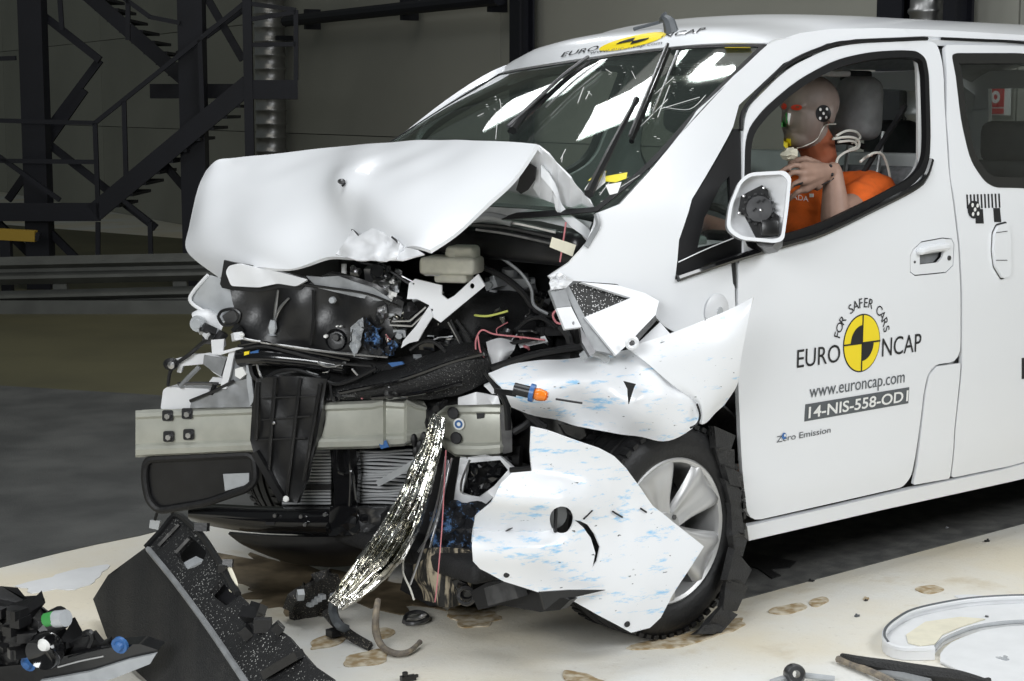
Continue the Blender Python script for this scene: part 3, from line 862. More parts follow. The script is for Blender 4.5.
# ---- wheels
def wheel(c, name='front_wheel', sgn=-1):
    t = bpy.data.objects.new(name, None); t.location = (0, 0, 0); COL.objects.link(t); t.parent = van; t.matrix_parent_inverse = Matrix.Translation(-van.location)
    ax = (0, sgn, 0)
    prof = [(.205, .075), (.212, .092), (.225, .10), (.25, .104), (.275, .10), (.297, .088), (.305, .07), (.307, .05), (.302, .048), (.302, .036), (.309, .034), (.310, .005), (.303, .003), (.303, -.008), (.310, -.01), (.309, -.04), (.302, -.042), (.302, -.052), (.307, -.055), (.297, -.088), (.25, -.104), (.205, -.08)]
    tyre = MB().lathe(c, ax, prof, 72).build('tyre', 'black_rubber', t, 50)
    # tread blocks cut by cross sipes
    mb = MB()
    C = Vector(c)
    for k in range(60):
        a = 2*math.pi*k/60
        rad = Vector((math.cos(a), 0, math.sin(a)))
        tg = Vector((-math.sin(a), 0, math.cos(a)))
        rm = Matrix((tg, Vector((0, 1, 0)), rad)).transposed()
        for yy in (-.078, .078):
            mb.box(C+rad*.3015+Vector((0, yy, 0)), (.019, .034, .012), rm)
    mb.build('tread_blocks', 'black_rubber', t, None)['kind'] = 'stuff'
    MB().lathe(c, ax, [(.21, .078), (.214, .086), (.206, .093), (.197, .088), (.188, .05), (.182, -.07), (.2, -.08), (.21, -.078)], 64).build('rim_barrel', 'alloy', t, 40)
    # five broad twin-faced spokes
    for k in range(5):
        a0 = R(90+20+72*k)
        rows_ = []
        for r_, wd, h in ((.040, .034, .072), (.085, .046, .078), (.13, .062, .088), (.175, .080, .094), (.203, .092, .088)):
            row = []
            for u, dh in ((-1, -.018), (-.72, .0), (0, -.010), (.72, .0), (1, -.018)):
                rad = Vector((math.cos(a0), 0, math.sin(a0))); tg = Vector((-math.sin(a0), 0, math.cos(a0)))
                row.append(C+rad*r_+tg*(wd*u)+Vector((0, sgn*(h+dh), 0)))
            rows_.append(row)
        grid('spoke', rows_, 'alloy', t, sub=3, thick=.02, away=(0, -sgn, 0), smooth=50)
    MB().lathe(c, ax, [(0, .082), (.024, .081), (.029, .076), (.052, .071), (.058, .06), (.058, .02), (0, .02)], 32).build('hub', 'alloy', t, 40)
    for k in range(5):
        a = R(54+72*k); q = C+Vector((math.cos(a)*.043, sgn*.070, math.sin(a)*.043))
        MB().cyl(q, q+Vector((0, sgn*.007, 0)), .008, 6).build('wheel_nut', 'dark_metal', t, None)
    MB().lathe(c, ax, [(.06, .0), (.15, .0), (.15, -.02), (.06, -.02)], 40, closed=True).build('brake_disc', 'dark_metal', t, 40)
    rbox('brake_caliper', C+Vector((-.10, sgn*.005, .06)), (.09, .07, .14), 'black_plastic', t, .015)
    MB().lathe(c, ax, [(0, -.05), (.18, -.05), (.18, -.07), (0, -.07)], 32).build('backing_plate', 'black_rough', t, 40)
    return t
WC = Vector((0.0, -.785, .309))
wheel(WC)
wheel(Vector((2.72, -.76, .309)), 'rear_wheel')
wheel(Vector((2.72, .76, .309)), 'rear_wheel', 1)
wheel(Vector((-.02, .76, .309)), 'front_wheel', 1)
# wheel-arch liner and its torn flaps
rows = []
for a in range(18, 128, 10):
    r_ = .385 + .012*math.sin(a*.7)
    rows.append([WC+Vector((math.cos(R(a))*r_+.015, y, math.sin(R(a))*r_+.01)) for y in (-.05, .04, .2, .4)])
grid('wheel_arch_liner', rows, 'dusty_black', van, sub=2, thick=.006, smooth=60)
JAG = [((716, 428), (735, 438), (731, 452), (720, 448)), ((718, 446), (738, 452), (736, 470), (724, 468)), ((724, 462), (742, 474), (738, 490), (728, 486)), ((728, 482), (744, 490), (741, 512), (731, 508)), ((731, 505), (745, 512), (744, 534), (734, 530)), ((733, 528), (746, 538), (745, 556), (735, 552)), ((734, 550), (749, 572), (742, 590), (730, 580)), ((730, 578), (747, 586), (735, 612), (722, 612)), ((722, 606), (736, 612), (722, 632), (708, 628)), ((704, 622), (726, 624), (716, 633), (700, 634))]
jp = plane3(P(716, 428, y=-.905), P(745, 530, y=-.92), P(705, 628, y=-.95))
for i, q in enumerate(JAG):
    def jf(px, py, i=i): return jp(px, py, -.01+.012*((px*7+py*3+i*5) % 5)/5)
    sheet('torn_liner_flap', [(x+random.uniform(-4, 3), y+random.uniform(-3, 3)) for x, y in q], jf, 'dusty_black', van, step=9, thick=.022, smooth=20)
# ---- crumpled bonnet (control points: pixel + lateral position)
def H(px, py, y): return P(px, py, y=y)
BON = [
 [(537, 144, -.64), (514, 178, -.64), (488, 203, -.63), (459, 230, -.62), (430, 250, -.60)],
 [(490, 141, -.42), (470, 170, -.46), (449, 200, -.50), (428, 226, -.53), (412, 246, -.53)],
 [(432, 139.6, -.08), (421, 165, -.22), (408, 193, -.33), (396, 222, -.40), (396, 250, -.44)],
 [(395, 142, .12), (385, 160, .0), (372, 182, -.12), (372, 212, -.24), (376, 256, -.34)],
 [(362, 144.5, .28), (350, 162, .12), (342, 183, .0), (352, 222, -.10), (352, 258, -.20)],
 [(329, 148, .42), (322, 166, .28), (318, 194, .14), (328, 228, .02), (326, 257, -.06)],
 [(270, 154, .60), (264, 180, .46), (262, 212, .32), (270, 243, .18), (292, 269, .06)],
 [(235, 157.5, .72), (230, 182, .60), (228, 215, .48), (232, 247, .36), (254, 267.5, .20)],
 [(217, 160, .76), (209, 182, .69), (202, 217, .60), (205, 250, .50), (228, 275, .36)],
 [(206, 171, .77), (198, 190, .73), (189, 226, .68), (187, 252, .62), (219, 278, .42)],
]
rows = [[H(*p) for p in c] for c in BON]
def bdisp(p):
    return .004*noise.noise(p*7.0)
bon = grid('bonnet', rows, 'white_paint', van, sub=7, thick=.012, smooth=45, disp=bdisp)
# rear slope of the buckled bonnet, hidden behind the ridge, down to the scuttle
back = []
ridge = [r[0] for r in rows[:7]]
for p in ridge:
    back.append([p+Vector((0.004, 0, -.006)), Vector((p.x+.06, p.y, p.z-.06)), Vector((p.x*.4-.06, p.y, 1.22))])
grid('bonnet_rear_half', back, 'white_paint', van, sub=5, thick=.008, smooth=45, away=(0, 0, -1))
# torn crease, buckled skin below it
crp = plane3(P(340, 258, y=-.17), P(415, 252, y=-.5), P(350, 232, y=-.12))
sheet('bonnet_tear', [(336, 254), (346, 240), (352, 230), (358, 236), (372, 228), (392, 236), (404, 247), (418, 250), (424, 254), (402, 260), (380, 261), (356, 260)], lambda a, b: crp(a, b, .034+.022*noise.noise(Vector((a*.11, b*.10, 3)))), 'inner_white', van, step=5, thick=.004, smooth=75)
for q in ([(352, 230), (358, 236), (357, 252), (353, 258)], [(392, 237), (398, 243), (397, 252), (391, 257)], [(340, 181), (345, 183), (342, 186)]):
    pts = []
    for a in q:
        d = ray(*a).normalized(); loc = bvh(bon).ray_cast(CAM, d)[0]
        pts.append((loc if loc is not None else crp(*a)) - d*.018)
    MB().tube(pts, .003, 5).build('crack', 'ink', van)
MB().ball(P(341.5, 181.5, y=.0)-ray(341, 181).normalized()*.03, .012, 8, 6, (1, 1, .7)).build('torn_hole', 'dark_metal', van)
# folded inner bonnet edge and hinge strap at the windscreen corner
hp = plane3(P(537, 145, y=-.64), P(596, 211, y=-.74), P(548, 200, y=-.60))
sheet('bonnet_inner_panel', [(538, 146), (548, 154), (570, 178), (596, 209), (593, 214), (575, 208), (560, 206), (540, 198), (533, 188), (537, 172), (531, 162)], lambda a, b: hp(a, b, .010*math.sin(a*.3)), 'inner_white', van, step=6, thick=.006)
sheet('bonnet_inner_opening', [(529, 164), (536, 168), (535, 180), (528, 190), (521, 194), (516, 190), (520, 176)], lambda a, b: hp(a, b, .014), 'ink', van, step=8, thick=.004)
hs = [hp(541, 171, .02), hp(552, 184, .03), hp(558, 196, .03), hp(561, 208, .03), hp(570, 220, .03), hp(582, 229, .03), hp(590, 236, .02)]
for k in (0,):
    rows_ = [[p+Vector((0, 0, dz)) for p in hs] for dz in (.016, .005, -.005, -.016)]
    grid('bonnet_hinge', rows_, 'white_paint', van, sub=4, thick=.012)
MB().tube([S(596, 214), S(597, 225)+Vector((0, -.004, 0)), S(590, 240), S(586, 247)], .008, 6).build('scuttle_seal', 'grey_primer', van)

# ---- engine bay behind everything
rbox('firewall', (.12, 0, .78), (.08, 1.42, .80), 'black_rough', van, .02)
sc0 = [P(470, 205, x=-.12), P(520, 208, x=-.12), P(560, 213, x=-.12), P(594, 222, x=-.12)]
rbox('scuttle_panel', (-.05, .0, 1.10), (.30, 1.38, .10), 'black_plastic', van, .03)
g1 = plane3(P(470, 200, y=-.42), P(590, 225, y=-.70), P(560, 330, y=-.66))
sheet('scuttle_grille', [(478, 206), (540, 210), (592, 222), (588, 232), (540, 221), (470, 216)], lambda a, b: g1(a, b, -.02), 'interior_grey', van, step=8, thick=.01)
sheet('bulkhead_insulation', [(452, 215), (540, 226), (586, 238), (566, 264), (550, 290), (545, 330), (480, 330), (450, 300), (440, 260)], lambda a, b: P(a, b, x=.03+.012*math.sin(a*.1)), 'black_plastic', van, step=10, thick=.01)
for k in range(3):
    MB().tube([g1(468+k*4, 219+k*5, -.05), g1(510, 222+k*6, -.05), g1(556+k*4, 232+k*7, -.04)], .006, 6).build('scuttle_pipe', ('silver', 'wire_black', 'dark_metal')[k], van)
MB().tube([g1(470, 218, -.03), g1(490, 216, -.03), g1(512, 221, -.03)], .016, 10).build('wiper_linkage', 'grey_primer', van)
# dark volumes that fill the bay
rbox('engine_block', (-.10, .08, .72), (.36, .80, .46), 'black_rough', van, .05)
rbox('gearbox_casing', (.02, -.32, .60), (.24, .42, .34), 'dark_metal', van, .06)
rbox('battery_box', (-.22, .38, .95), (.26, .34, .20), 'black_plastic', van, .02)
rbox('subframe', (-.08, 0, .27), (.42, 1.30, .16), 'black_rough', van, .04)
rbox('inner_wing', (-.08, .66, .78), (.5, .03, .56), 'black_rough', van, .01)
sheet('inner_wing', [(-.12, .55), (.14, .55), (.14, 1.1), (-.05, 1.02), (-.12, .86)], lambda x, z: (x, -.60, z), 'black_rough', van, step=.1, thick=.02, away=OUT)

# ---- bumper beam
def beam(sec, name):
    prof = [(0, -.012), (.06, .006), (.14, .010), (.19, .0), (.30, .003), (.52, .005), (.72, .001), (.78, .012), (.84, .016), (.95, .012), (1, -.012)]
    rows_ = []
    for s, o in prof:
        rows_.append([fp(px, yt+(yb-yt)*s, -o+d) for (px, yt, yb, d) in sec])
    return grid(name, rows_, 'beam_grey', van, thick=.05, linear=True, smooth=30)
bm1 = beam([(135.5, 410.5, 457.5, 0), (250, 406, 452.5, 0), (325, 402.5, 449.5, 0), (372, 400.5, 448.5, 0), (383, 398, 447, -.01), (386, 399, 447, .004), (404, 400.5, 446, .0), (407, 397, 444, -.012), (416, 402, 441, .01), (427, 406, 436, .03)], 'bumper_beam')
bm2 = beam([(437, 410, 440, .03), (446, 406, 450, .0), (456, 404.5, 457, -.015), (480, 404, 458, -.02), (500, 404.5, 456, -.015), (511, 407, 450, .02)], 'bumper_beam')
def sqhole(px, py, r, par, d=-.012):
    q = rnd_poly([(px-r, py-r), (px+r, py-r), (px+r, py+r), (px-r, py+r)], 2, 3)
    o = sheet('slot', q, lambda a, b: fp(a, b, d), 'ink', par, step=6, thick=.002)
    c = fp(px+1, py+.5, d-.002); MB().cyl(c, c-NIN*.012, .009, 6).build('bolt', 'silver', par, None)
for p in ((167.5, 415.5), (187, 413.5), (168.5, 436.5), (188.5, 434.5)): sqhole(p[0], p[1], 5.4, bm1)
for p in ((453, 413), (456, 438)):
    c = fp(p[0], p[1], -.03); MB().lathe(c, -NIN, [(0, 0), (.018, 0), (.016, .003), (0, .003)], 12).build('torn_slot', 'ink', bm2)
sheet('torn_slot', [(476, 411), (485, 411), (484, 418), (477, 419)], lambda a, b: fp(a, b, -.024), 'ink', bm2, step=6, thick=.002)
for p, m_, r_ in (((459, 424), 'label_white', .017), ):
    c = fp(*p, -.028); MB().lathe(c, -NIN, [(0, .003), (r_, .002), (r_, 0), (0, 0)], 16).build('sticker', 'label_white', bm2)
    MB().lathe(c-NIN*.003, -NIN, [(.006, .001), (.012, .001), (.012, 0), (.006, 0)], 16, closed=True).build('sticker_ring', 'blue_plastic', bm2)
sheet('blue_paint_chip', [(379, 444), (386, 440), (389, 447), (381, 449)], lambda a, b: fp(a, b, -.02), 'blue_plastic', bm1, step=6, thick=.002)
sheet('torn_sleeve', [(499, 408), (508, 404), (512, 425), (512, 452), (503, 454)], lambda a, b: fp(a, b, -.02), 'dark_metal', bm2, step=8, thick=.006)

def fsheet(name, pts, d, m, holes=(), step=8, thick=.006, wob=0.0, par=van, smooth=30, label=None, k=.25):
    if isinstance(d, (int, float)): fn = lambda a, b: fp(a, b, d + wob*math.sin(a*k)*math.cos(b*k*.8))
    else: fn = d
    return sheet(name, pts, fn, m, par, holes=holes, step=step, thick=thick, smooth=smooth, label=label)
# ---- black cover plate under the beam
CP = rnd_poly([(146, 459), (254, 454), (256, 480), (247, 489), (226, 496), (206, 503), (158, 511), (148, 500), (144, 478)], 9)
o = fsheet('lower_cover_plate', CP, .02, 'black_plastic', thick=.02)
rim = [fp(a, b, .012) for a, b in CP]; MB().tube(rim+[rim[0]], .012, 8, spline=False).build('rim', 'black_rubber', o)
fsheet('label_patch', [(223, 474), (249, 473), (249, 484), (225, 491)], .014, 'lens_grey', thick=.004, par=o)
MB().tube([fp(158, 510, .03), fp(155, 520, .03)], .005, 6).build('hanging_clip', 'black_plastic', o)
fsheet('hanging_connector', [(150, 520), (160, 521), (158, 530), (149, 528)], .03, 'lens_grey', thick=.012, par=o)
MB().tube([fp(172, 508, .03), fp(173, 517, .03)], .006, 6).build('hanging_clip', 'black_plastic', o)
# ---- lower crossmember and undertray
cm = grid('lower_crossmember', [[fp(px, y0+(y1-y0)*s, .10-o_) for px, y0, y1 in ((188, 507, 520), (215, 504, 527), (260, 506, 533), (330, 507, 535), (370, 506, 533), (405, 506, 528))] for s, o_ in ((0, 0), (.15, .03), (.45, .04), (.75, .035), (1, 0))], 'black_gloss', van, sub=4, thick=.02)
for p in ((276, 515), (302, 516), (326, 514), (306, 524)):
    c = fp(*p, .055); MB().cyl(c, c-NIN*.012, .006, 8).build('bolt', 'silver', cm)
fsheet('slot', [(265, 522), (275, 522), (274, 525), (266, 525)], .055, 'ink', thick=.002, par=cm)
grid('undertray', [[fp(228, 534, .12), fp(270, 536, .10), fp(330, 537, .10), fp(392, 533, .12)], [fp(243, 545, .15), fp(275, 550, .12), fp(325, 553, .12), fp(375, 550, .14)], [fp(268, 556, .30), fp(290, 563, .26), fp(325, 567, .24), fp(352, 566, .25)]], 'black_plastic', van, sub=5, thick=.012)
rbox('engine_undershield', (-.22, -.12, .20), (.5, .9, .06), 'black_rough', van, .02)
# ---- radiator with its fins
fsheet('radiator_core', [(276, 446), (470, 442), (474, 506), (282, 507)], .17, 'black_rough', thick=.03)
rad = bpy.data.objects.new('radiator_fins', None); COL.objects.link(rad); rad.parent = van; rad.matrix_parent_inverse = Matrix.Translation(-van.location)
for k in range(17):
    y_ = 451+3.25*k
    for (xa, xb) in ((284-.5*k*.2, 331), (352, 470)):
        wv = [fp(xa+(xb-xa)*t, y_+(1.2*math.sin(t*9+k) if xa > 340 else .3), .135+.012*math.sin(t*6+k*.4)*(1 if xa > 340 else .1)) for t in (0, .25, .5, .75, 1)]
        MB().tube(wv, .0042, 5, sub=3).build('fin', 'fin_grey', rad)
fsheet('header_tank', [(291, 485), (331, 484), (331, 490), (291, 491)], .125, 'black_rough', thick=.02)
stay = fsheet('centre_stay', [(330, 450), (356, 448), (358, 475), (356, 505), (358, 530), (333, 532), (335, 505), (333, 475)], .075, 'black_gloss', thick=.03)
for (a, b, c_) in (((336, 450), (338, 470), (344, 474)), ((348, 450), (351, 472), (350, 506)), ((346, 474), (352, 472), (356, 500))):
    MB().tube([fp(*a, .04), fp(*b, .04), fp(*c_, .04)], .005, 6).build('stay_rib', 'black_gloss', stay)
fsheet('lower_stay_bracket', [(330, 507), (356, 505), (361, 535), (328, 536)], .045, 'black_gloss', thick=.02, wob=.01, k=.4)
fsheet('dented_panel', [(358, 508), (392, 508), (398, 520), (384, 532), (358, 532)], .05, 'dark_metal', thick=.01, wob=.02, k=.22, step=5)
# ---- upright black shroud in front of the beam
sh = fsheet('radiator_shroud', [(256, 379), (270, 377), (298, 376), (327, 379), (322, 410), (314, 452), (306, 480), (297, 503), (286, 502), (268, 480), (254, 455), (250, 440), (252, 408)], -.035, 'black_plastic', thick=.03, wob=.008, k=.12)
for q in (((258, 382), (256, 440)), ((300, 378), (286, 500)), ((275, 378), (268, 476)), ((320, 384), (304, 480))):
    MB().tube([fp(*q[0], -.045), fp((q[0][0]+q[1][0])/2, (q[0][1]+q[1][1])/2, -.05), fp(*q[1], -.045)], .006, 6).build('shroud_rib', 'black_plastic', sh)
for q in (((262, 420), (310, 416)), ((262, 398), (316, 396)), ((258, 440), (306, 438))):
    MB().bar(fp(*q[0], -.047), fp(*q[1], -.047), .006, .004).build('shroud_rib', 'black_plastic', sh, None)
MB().bar(fp(255, 452, -.05), fp(283, 500, -.05), .022, .02).build('shroud_edge', 'black_plastic', sh, None)
c = fp(286, 499, -.06); MB().lathe(c, -NIN, [(0, .006), (.008, .005), (.010, 0), (0, 0)], 10).build('clip', 'label_white', sh)
c = fp(274, 423, -.05); MB().ball(c, .006, 8, 6).build('clip', 'silver', sh)
# ---- upper grille carrier
gc = fsheet('grille_carrier', [(229, 284), (260, 288), (280, 284), (300, 284), (330, 274), (352, 276), (376, 284), (404, 302), (398, 330), (384, 350), (372, 360), (300, 350), (242, 340), (238, 322), (232, 300)], .0, 'black_plastic', thick=.02, wob=.014, k=.09, step=7)
for q, m_ in ((((240, 338), (272, 344), (330, 352), (388, 357)), 'silver'), (((238, 346), (262, 342), (280, 346), (350, 360)), 'black_gloss'), (((300, 284), (330, 288), (368, 294), (398, 306)), 'black_plastic'), (((313, 290), (313, 320), (310, 345)), 'black_plastic')):
    MB().tube([fp(*p, -.02) for p in q], .004, 6).build('carrier_edge', m_, gc)
fsheet('carrier_top_plate', [(306, 276), (322, 277), (338, 276), (352, 281), (374, 288), (392, 300), (378, 301), (352, 296), (318, 288)], -.012, 'grey_primer', thick=.006, par=gc, wob=.004)
for (p, r_, m_) in (((333, 300), .011, 'lens_grey'), ((326.5, 336), .006, 'label_white'), ((337, 337), .012, 'dark_metal'), ((343, 337), .004, 'silver'), ((338, 326), .003, 'label_white'), ((341.5, 326), .003, 'label_white')):
    c = fp(*p, -.015); MB().lathe(c, -NIN, [(0, .012), (r_*.8, .012), (r_, .006), (r_, 0), (0, 0)], 10).build('carrier_stud', m_, gc)
MB().lathe(fp(336, 340, -.01), -NIN, [(.026, .0), (.03, .008), (.034, .0)], 20).build('carrier_ring', 'black_gloss', gc)
# emblem-like bent strip inside the carrier
for q in (((278, 290), (276, 305), (274, 320)), ((289, 298), (280, 308), (275, 320))):
    MB().tube([fp(*p, -.022) for p in q], .005, 6, rr=[.003, .005, .003]).build('bent_strip', 'silver', gc)
MB().tube([fp(273, 320, -.02), fp(272.5, 328, -.02), fp(272, 335, -.02)], .014, 8, rr=[.008, .014, .006]).build('bent_strip_knob', 'lens_grey', gc)
# white front lip below the bonnet, with its dark surround
fsheet('grille_surround', [(224, 260), (232, 262), (280, 270), (312, 279), (300, 290), (280, 288), (258, 292), (232, 290), (222, 288), (220, 284)], -.01, 'black_plastic', thick=.01)
fsheet('front_lip', rnd_poly([(225.5, 272), (229, 265.5), (238, 264), (277, 271.5), (308, 279.5), (296, 286.5), (278, 283.5), (258, 287.5), (231, 286)], 3), -.03, 'white_plastic', thick=.012, wob=.006, k=.15)
# ---- right-hand lamp remains (picture left)
fsheet('headlamp_lens', rnd_poly([(208, 275), (192, 292.5), (190.5, 302), (206, 313), (217, 323), (238, 316), (232, 289), (222, 279)], 4), .03, 'lens_grey', thick=.008, wob=.01, k=.1)
MB().tube([fp(208, 275, .02), fp(193, 292, .02), (fp(191, 302, .02)), fp(206, 313, .02), fp(217, 323, .02)], .006, 6).build('lens_rim', 'white_plastic', van)
lb = MB(); lb.tube([fp(196, 324, .02), fp(205, 322, .03), fp(222, 328, .05)], .045, 14, rr=[.036, .042, .03]); o = lb.build('lamp_body', 'white_plastic', van)
c = fp(197, 324, -.03); MB().lathe(c, -NIN, [(0, .004), (.014, .004), (.016, 0), (.024, 0), (.026, -.006)], 16).build('lamp_socket', 'lens_grey', o)
fsheet('lamp_bracket', [(222, 316), (231, 310), (239, 315), (236, 322), (226, 324)], .0, 'dark_metal', thick=.012)
MB().tube([fp(218, 317, -.01), fp(222, 311, -.01), fp(233, 309, -.01), fp(240, 314, -.01), (fp(236, 323, -.01)), fp(224, 325, -.01), fp(218, 317, -.01)], .005, 6).build('lamp_clip', 'black_plastic', van)
# ---- torn bracketry at the right-hand rail end
fsheet('rail_end_box', rnd_poly([(160.5, 409), (163, 390), (167, 387), (209, 389), (212, 397), (190, 404), (191, 409)], 2), .015, 'white_plastic', thick=.06)
fsheet('grey_gusset', [(190, 408), (191, 402), (232, 382), (250, 378), (252, 407)], -.01, 'grey_primer', thick=.01, wob=.005)
MB().tube([fp(190, 401, -.02), fp(212, 392, -.02), fp(234, 381, -.02)], .005, 6).build('gusset_edge', 'black_plastic', van)
fsheet('upright_bracket', [(229, 352), (235, 350), (230, 375), (226, 389), (220, 389), (224, 370)], -.02, 'white_plastic', thick=.01)
fsheet('upright_bracket', [(235, 350), (246, 356), (248, 385), (232, 386), (229, 378)], .0, 'grey_primer', thick=.01)
fsheet('upright_bracket', [(246, 365), (250, 366), (254, 400), (250, 406), (247, 385)], -.02, 'lens_grey', thick=.01)
fsheet('torn_arm', [(174, 359), (186, 356), (210, 352.5), (226, 358), (222, 378), (214, 373), (204, 364), (183, 366), (181, 373), (177, 372), (178, 366)], .02, 'white_plastic', thick=.014, wob=.006)
fsheet('torn_arm_face', [(204, 355), (226, 359), (221, 376), (212, 371), (203, 364)], .0, 'grey_primer', thick=.006)
fsheet('torn_arm', [(207, 384), (213, 377), (222, 378), (222, 384)], .0, 'inner_white', thick=.008)
MB().tube([fp(199, 367, .0), fp(188, 378, .0), fp(180, 387, .0)], .008, 6).build('strut', 'grey_primer', van)
MB().tube([fp(178, 384, .0), fp(196, 383.5, .0), fp(219, 384, .0)], .006, 6).build('strut', 'dark_metal', van)
MB().tube([fp(215, 384, -.01), fp(213, 390, -.01), fp(211, 394, -.01)], .008, 6).build('strut', 'black_plastic', van)
MB().ball(fp(171, 364, .0), .024, 10, 8, (1, 1, .8)).build('rubber_bush', 'black_rubber', van)
MB().lathe(fp(171.5, 365, -.03), -NIN, [(0, .006), (.012, .004), (.012, 0)], 8).build('bush_bolt', 'silver', van)
fsheet('white_tab', [(211, 340), (224, 339), (223, 351), (212, 354)], -.03, 'white_plastic', thick=.008)
fsheet('white_tab', [(212, 354), (236, 347.5), (243, 348), (230, 352), (220, 355)], -.035, 'white_plastic', thick=.008)
fsheet('plug_housing', [(235, 369), (242, 367), (246, 374), (240, 379), (235, 376)], -.03, 'label_white', thick=.02)
MB().tube([fp(212, 336, -.03), fp(200, 345, .0), fp(190, 354, .0), fp(172, 368, .0), fp(168, 386, .0)], .006, 6).build('cable', 'wire_black', van)
for k in range(9):
    a = (205+random.uniform(-2, 34), 328+random.uniform(0, 14))
    c = fp(*a, -.01+random.uniform(-.02, .02))
    MB().box(c, (random.uniform(.02, .05), random.uniform(.02, .04), random.uniform(.012, .03)), Matrix.Rotation(random.uniform(0, 3), 3, 'X') @ Matrix.Rotation(random.uniform(0, 3), 3, 'Z')).build('broken_clip', random.choice(['black_plastic', 'black_plastic', 'dark_metal', 'white_plastic']), van, None)
c = fp(242, 335, -.03); MB().ball(c, .008, 8, 6).build('bulb_cap', 'label_white', van)
# horizontal black tube and cables under the carrier
MB().tube([fp(240, 358, .0), fp(262, 357, -.01), fp(300, 360, -.0), fp(345, 366, .01)], .026, 12).build('washer_pipe', 'black_gloss', van)
for q, m_, r_ in ((((250, 365), (253, 376), (262, 381), (276, 372), (296, 370), (320, 378), (336, 384), (356, 378), (376, 368)), 'wire_black', .006), (((255, 352), (262, 378), (280, 374), (300, 371), (318, 375)), 'silver', .0035), (((242, 349), (262, 346), (290, 352), (330, 362), (372, 366)), 'wire_black', .005), (((318, 362), (325, 366), (334, 366), (346, 362)), 'silver', .004), (((330, 384), (332, 398), (334, 402)), 'wire_black', .004), (((352, 369), (358, 376)), 'silver', .003)):
    MB().tube([fp(*p, -.02) for p in q], r_, 6).build('cable', m_, van)
fsheet('relay_clip', [(250, 352), (258, 350), (259, 358), (252, 359)], -.03, 'blue_plastic', thick=.012)
fsheet('relay_clip', [(244, 352), (249, 351), (249, 356), (244, 356)], -.03, 'yellow', thick=.008)
fsheet('front_panel_backing', [(240, 340), (300, 350), (370, 360), (480, 350), (500, 400), (440, 412), (320, 406), (254, 406), (250, 380)], .10, 'black_rough', thick=.03)
for (p, w_, h_) in (((284, 390), 18, 5), ((352, 392), 12, 6), ((300, 380), 10, 4), ((318, 396), 10, 4), ((270, 386), 8, 5), ((338, 397), 10, 3)):
    c = fp(*p, .02); MB().box(c, (w_*.0032, .05, h_*.0034), Matrix.Rotation(R(-57), 3, 'Z')).build('clip_block', random.choice(['dark_metal', 'black_gloss', 'grey_primer']), van, None)
# ---- thick black intake hose, speckled with glass
grid('intake_duct', [[fp(300, 398, .05), fp(345, 380, .05), (fp(400, 366, .02)), fp(450, 346, .0), fp(480, 341, .03)], [fp(310, 402, .01), fp(350, 388, .0), fp(405, 374, -.04), fp(455, 358, -.06), fp(487, 352, -.02)], [fp(322, 402, .0), fp(360, 395, -.01), fp(410, 388, -.05), fp(458, 374, -.06), fp(490, 366, -.02)], [fp(335, 402, .03), fp(370, 400, .02), fp(420, 400, -.02), fp(460, 394, -.03), fp(489, 380, .0)]], 'speckled_black', van, sub=5, thick=.01, disp=lambda p: .006*noise.noise(p*30))
for q in (((340, 393), (400, 380), (452, 362), (484, 354)), ((372, 398), (420, 393), (462, 383))):
    MB().tube([fp(*p, -.065 if i_ > 0 else -.01) for i_, p in enumerate(q)], .006, 6).build('duct_seam', 'black_gloss', van)
fsheet('silver_foil', [(384, 385), (396, 381), (409, 380), (408, 398), (396, 399), (385, 399)], -.03, 'silver', thick=.004, wob=.012, k=.6, step=4)
# ---- white slotted bracket with a hole
br = [(409, 283), (415, 279), (441.6, 285.5), (441.6, 295), (447.5, 299.5), (454, 296), (478, 274), (485, 285.7), (440.6, 322.5), (431, 316), (429, 305), (417, 299), (407, 299)]
o = fsheet('white_bracket', br, -.06, 'white_plastic', holes=[circ(472, 286, 2.4, 2.8, 10), circ(413.5, 283.5, 1.2, 1.2, 8), circ(432, 310, 1.2, 1.4, 8)], thick=.008, step=6)
fsheet('bracket_leg', [(429, 306), (433, 316), (424, 330), (418, 341), (409, 343), (401, 348), (403, 341), (416, 326)], -.065, 'inner_white', thick=.008, par=o)
# ---- fluid reservoir
c = fp(452, 266, .16)
rmf = Matrix.Rotation(math.atan2(-1.05, .69), 3, 'Z')
res = rbox('fluid_reservoir', fp(452, 265, .04), (.165, .12, .050), 'reservoir', van, .012, 3, rmf)
rbox('reservoir_cap_block', fp(463, 254, .05), (.085, .09, .05), 'reservoir', res, .014, 3, rmf)
rbox('reservoir_base', fp(454, 276, .04), (.10, .08, .035), 'reservoir', res, .01, 3, rmf)
MB().cyl(fp(452, 258, .02), fp(452, 252, .02), .02, 14).build('filler_cap', 'reservoir', res)
rbox('reservoir_foot', fp(434, 272, .02), (.05, .05, .02), 'label_white', res, .005, 2, rmf)
